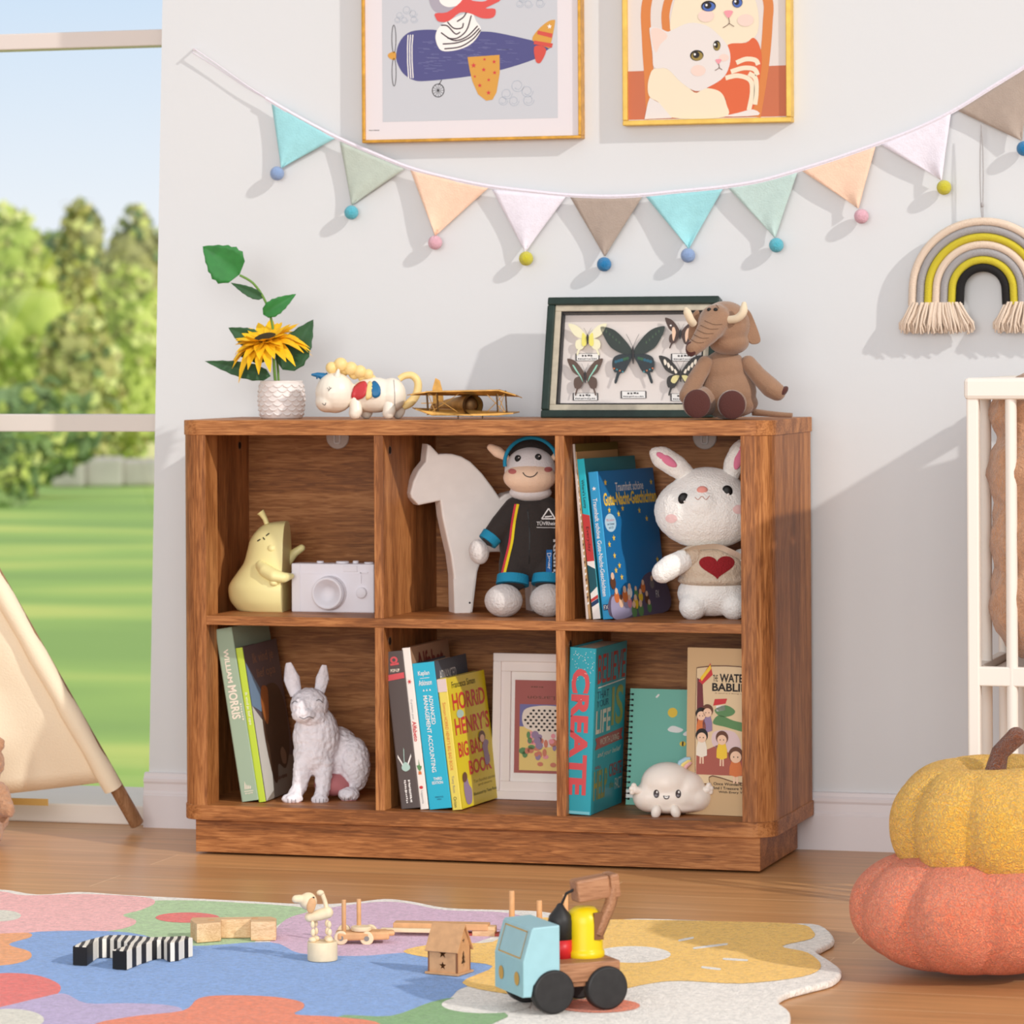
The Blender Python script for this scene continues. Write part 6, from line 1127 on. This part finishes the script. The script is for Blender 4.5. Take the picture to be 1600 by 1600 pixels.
mb = MB(); mb.tube([q(511, 1420, 0), q(508, 1408, 2), q(504, 1397, 2)], [3.6*k, 3.6*k, 3.4*k], BE2, 12); mb.ell(q(501, 1395, 1), (6*k, 5*k, 4.4*k), BE2); mb.build('tail', o)
# peg cart
L = LF_(553, 1475); q = Q(L); k = L.k; o = L.th('peg_cart', 'small beech cart with two upright pegs beside the dog puppet', 'toy cart')
mb = MB(); mb.box(q(566, 1463, 14), (82*k, 34*k, 13*k), BE3, (0, 0, .12), .003); mb.box(q(603, 1460, 14), (26*k, 20*k, 8*k), BE3, (0, 0, .12), .003); mb.build('chassis', o)
for u, v, d in ((533, 1465, -6), (573, 1466.5, -2), (536, 1461, 34), (577, 1462, 38)):
    mb = MB(); mb.cyl(q(u, v, d), q(u, v, d+8), 11*k, BE2, seg=24, bev=.0015); mb.cyl(q(u, v, d-1), q(u, v, d+1), 4*k, mat('axle_steel', (140, 136, 132), .6, metal=.2), seg=14); mb.build('wheel', o)
for u, v0, v1, d in ((537, 1407, 1458, 10), (560, 1408, 1458, 24)): mb = MB(); mb.cyl(q(u, v1, d), q(u, v0, d), 3.6*k, BE3, seg=14, bev=.0008); mb.build('peg', o)
mb = MB(); mb.cyl(q(564, 1456, 12), q(564, 1449, 12), 16*k, BE2, seg=28, bev=.0012); mb.build('disc', o)
# long flatbed of planks behind the house
L = LF_(700, 1460); q = Q(L); k = L.k; o = L.th('toy_flatbed', 'low flatbed of beech planks lying behind the lantern house', 'toy')
mb = MB(); mb.box(q(690, 1447, 6), (150*k, 26*k, 10*k), BE3, (0, 0, -.15), .001); mb.build('plank', o); mb = MB(); mb.box(q(640, 1452, -8), (90*k, 10*k, 6*k), BE2, (0, 0, -.15), .001); mb.build('plank', o)
mb = MB(); mb.box(q(757, 1454, -4), (36*k, 22*k, 16*k), BE, (0, 0, -.15), .001); mb.build('coupling_block', o); mb = MB(); mb.box(q(735, 1459, 0), (120*k, 22*k, 4*k), mat('red_trim', (170, 72, 60), .5), (0, 0, -.15)); mb.build('bottom_rail', o)
# pegged trailer behind the truck
L = LF_(842, 1462); q = Q(L); k = L.k; o = L.th('peg_trailer', 'pegged wooden trailer mostly hidden behind the blue toy truck', 'toy cart')
mb = MB(); mb.box(q(840, 1452, 0), (110*k, 50*k, 10*k), BE3, (0, 0, -.1), .002); mb.build('deck', o)
for u, vt, d in ((800, 1391, -4), (843, 1408, 8), (884, 1401, 20)): mb = MB(); mb.cyl(q(u, 1450, d), q(u, vt, d), 4.6*k, BE3, seg=14, bev=.001); mb.build('peg', o)
for u, d in ((806, -22), (872, -22), (806, 30), (872, 30)): mb = MB(); mb.cyl(q(u, 1454, d-4), q(u, 1454, d+4), 9*k, mat('maroon_wheel', (128, 44, 58), .5), seg=22, bev=.001); mb.build('wheel', o)
# lantern house
L = LF_(702, 1520, rot=YAW-.50); k = L.k; o = L.th('lantern_house', 'little wooden lantern house with star and fir tree cut-outs', 'toy house')
w2, d2, hb, ha = 25*k, 20*k, 43*k, 76*k; PLY = mat('plywood_tan', (196, 150, 108), .6, var=.1, vs=90); PLD = mat('plywood_edge', (128, 84, 56), .7)
mb = MB(); mb.box((0, 0, 2*k), (2*w2+10*k, 2*d2+10*k, 3.5*k), PLY, None, .0005); mb.build('base_plate', o)
def wall_with_hole(name, poly, hole_polys, M, m=PLY):
    # a thin board with true cut-outs
    cu = bpy.data.curves.new('c', 'CURVE'); cu.dimensions = '2D'; cu.fill_mode = 'BOTH'; cu.extrude = .9*k
    for pl in [poly]+hole_polys:
        s_ = cu.splines.new('POLY'); s_.points.add(len(pl)-1); s_.use_cyclic_u = True
        for i, p in enumerate(pl): s_.points[i].co = (p[0], p[1], 0, 1)
    t_ = bpy.data.objects.new('c', cu); COL.objects.link(t_); bpy.context.view_layer.update()
    me = bpy.data.meshes.new_from_object(t_.evaluated_get(bpy.context.evaluated_depsgraph_get())); bpy.data.objects.remove(t_)
    me.transform(M); me.materials.clear(); me.materials.append(m); ob_ = bpy.data.objects.new(name, me); COL.objects.link(ob_); ob_.parent = o; return ob_
RX = Matrix.Rotation(math.pi/2, 4, 'X'); fir = [(0, 26), (4, 20), (2.4, 20), (6, 13), (3.4, 13), (7.5, 5), (1.4, 5), (1.4, 0), (-1.4, 0), (-1.4, 5), (-7.5, 5), (-3.4, 13), (-6, 13), (-2.4, 20), (-4, 20)]
sq = [(-w2, 3*k), (w2, 3*k), (w2, hb), (-w2, hb)]; gb = [(-d2, 3*k), (d2, 3*k), (d2, hb), (0, ha-3*k), (-d2, hb)]
for s in (-1, 1):
    wall_with_hole('front_wall' if s < 0 else 'back_wall', sq, [[(x, y) for x, y in star(0, 33*k, 8*k)], [(x, y) for x, y in star(0, 14*k, 7*k)]], Matrix.Translation((0, s*d2, 0)) @ RX)
    wall_with_hole('gable_wall', gb, [[(x*k, (12+y*.95)*k) for x, y in fir]]+([[(x, y) for x, y in star(0, 52*k, 4.5*k)]]), Matrix.Translation((s*w2, 0, 0)) @ Matrix.Rotation(math.pi/2, 4, 'Z') @ RX)
for s in (-1, 1):
    mb = MB(); sl_ = math.hypot(d2+5*k, (ha-hb)*(1+5*k/d2)); an = math.atan2(ha-hb, d2)
    mb.box((0, s*(d2+5*k)/2, ha-(ha-hb)*(1+5*k/d2)/2+1*k), (2*w2+9*k, sl_, 2.2*k), PLY, (-s*an, 0, 0), .0003)
    for x in (-w2*.75, w2*.75): mb.box((x, s*(d2+5*k)*.55, ha-(ha-hb)*(1+5*k/d2)*.55+2.1*k), (2.5*k, 2.5*k, .6*k), PLD, (-s*an, 0, 0))
    mb.build('roof_panel', o)
for sx_ in (-1, 1):
    for sy_ in (-1, 1): mb = MB(); mb.box((sx_*w2, sy_*d2, (hb+3*k)/2), (2.6*k, 2.6*k, hb-3*k), PLD); mb.build('corner_joint', o)
# crane truck
P = onZ(867, 1585, RZ+.0008); o = thing('toy_crane_truck', 'wooden crane truck with pale blue cab and yellow crane tower', 'toy truck', P, YAW+.38)
BLU_ = mat('pale_blue_paint', (150, 190, 198), .45, var=.03, vs=60); GLD = paint('gold_paint', (196, 152, 66), .5); TB = mat('black_wheel_paint', (40, 38, 38), .5, var=.2, vs=80); TY = mat('yellow_tower_paint', (226, 196, 20), .35); RW = .0270
side = [(-.040, .022), (-.040, .066), (-.0285, .1045), (-.026, .1072), (.008, .1085), (.009, .1075), (.009, .052), (-.004, .050), (-.016, .046), (-.026, .036), (-.029, .022)]
mb = MB(); mb.prism(side, .004, .100, BLU_, lambda a, b, c: (a, c, b), .0018, 2); mb.build('cab', o)
fx = lambda z: -.040 if z < .066 else -.040+(z-.066)/(.1045-.066)*.0115
cfn = lambda a, b, c=0: (fx(b)-.0007-c*.0002, .100-a, b)
mb = MB(); 
for z0, z1, y0, y1 in ((.0685, .070, .012, .086), (.1005, .102, .012, .086), (.0685, .102, .012, .0135), (.0685, .102, .0845, .086)): mb.flat([(y0, z0), (y1, z0), (y1, z1), (y0, z1)], GLD, cfn)
mb.build('windscreen_outline', o)
for y in (.024, .076): mb = MB(); mb.flat(circ(y, .043, .008, .0085), GLD, cfn, 1); mb.build('headlight', o)
mb = MB(); mb.b2((-.024, .010, .030), (.0895, .094, .037), WBR, .001); mb.b2((.008, .006, .036), (.0905, .098, .060), WBR, .0015); mb.build('chassis', o)
for x in (0, .0715):
    for y in (0, .088): mb = MB(); mb.cyl((x, y, RW), (x, y+.017, RW), RW, TB, seg=48, bev=.0025); mb.build('wheel', o)
tx, ty = .062, .052
mb = MB(); mb.lathe([(.0242, .060), (.0250, .0615), (.0250, .067), (.0232, .0685), (.0228, .071), (.0228, .102), (.0218, .110), (.0185, .117), (.0125, .1215), (0, .123)], TY, (tx, ty, 0), 40); mb.build('crane_tower', o)
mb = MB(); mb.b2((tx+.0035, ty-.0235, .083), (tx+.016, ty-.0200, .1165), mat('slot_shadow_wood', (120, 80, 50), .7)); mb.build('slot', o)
mb = MB(); mb.box((tx+.003, ty-.012, .146), (.045, .026, .028), WBR, (0, -.12, 0), .003); mb.build('boom', o)
mb = MB(); mb.box((tx+.0315, ty-.012, .149), (.0125, .030, .030), WBR, (0, -.12, 0), .003); mb.build('boom_end', o)
mb = MB(); mb.tube([(tx+.031, ty-.021, .150), (tx+.027, ty-.021, .128), (tx+.010, ty-.020, .089)], [.0085, .0085, .0075], WBR, 4); mb.build('strut', o)
mb = MB(); mx_, my = tx-.040, ty+.002; mb.lathe([(0, .128), (.003, .127), (.006, .122), (.014, .112), (.0155, .105), (.0155, .083), (0, .083)], TB, (mx_+.008, my, 0), 24); mb.tube([(tx-.018, my-.014, .146), (mx_+.014, my-.006, .140), (mx_+.010, my, .126)], .0018, TB, 8); mb.build('magnet', o); mb = MB(); mb.lathe([(0, .083), (.0155, .083), (.0155, .060), (0, .060)], mat('magnet_red', (206, 40, 44), .4), (mx_+.008, my, 0), 24); mb.build('magnet_tip', o)
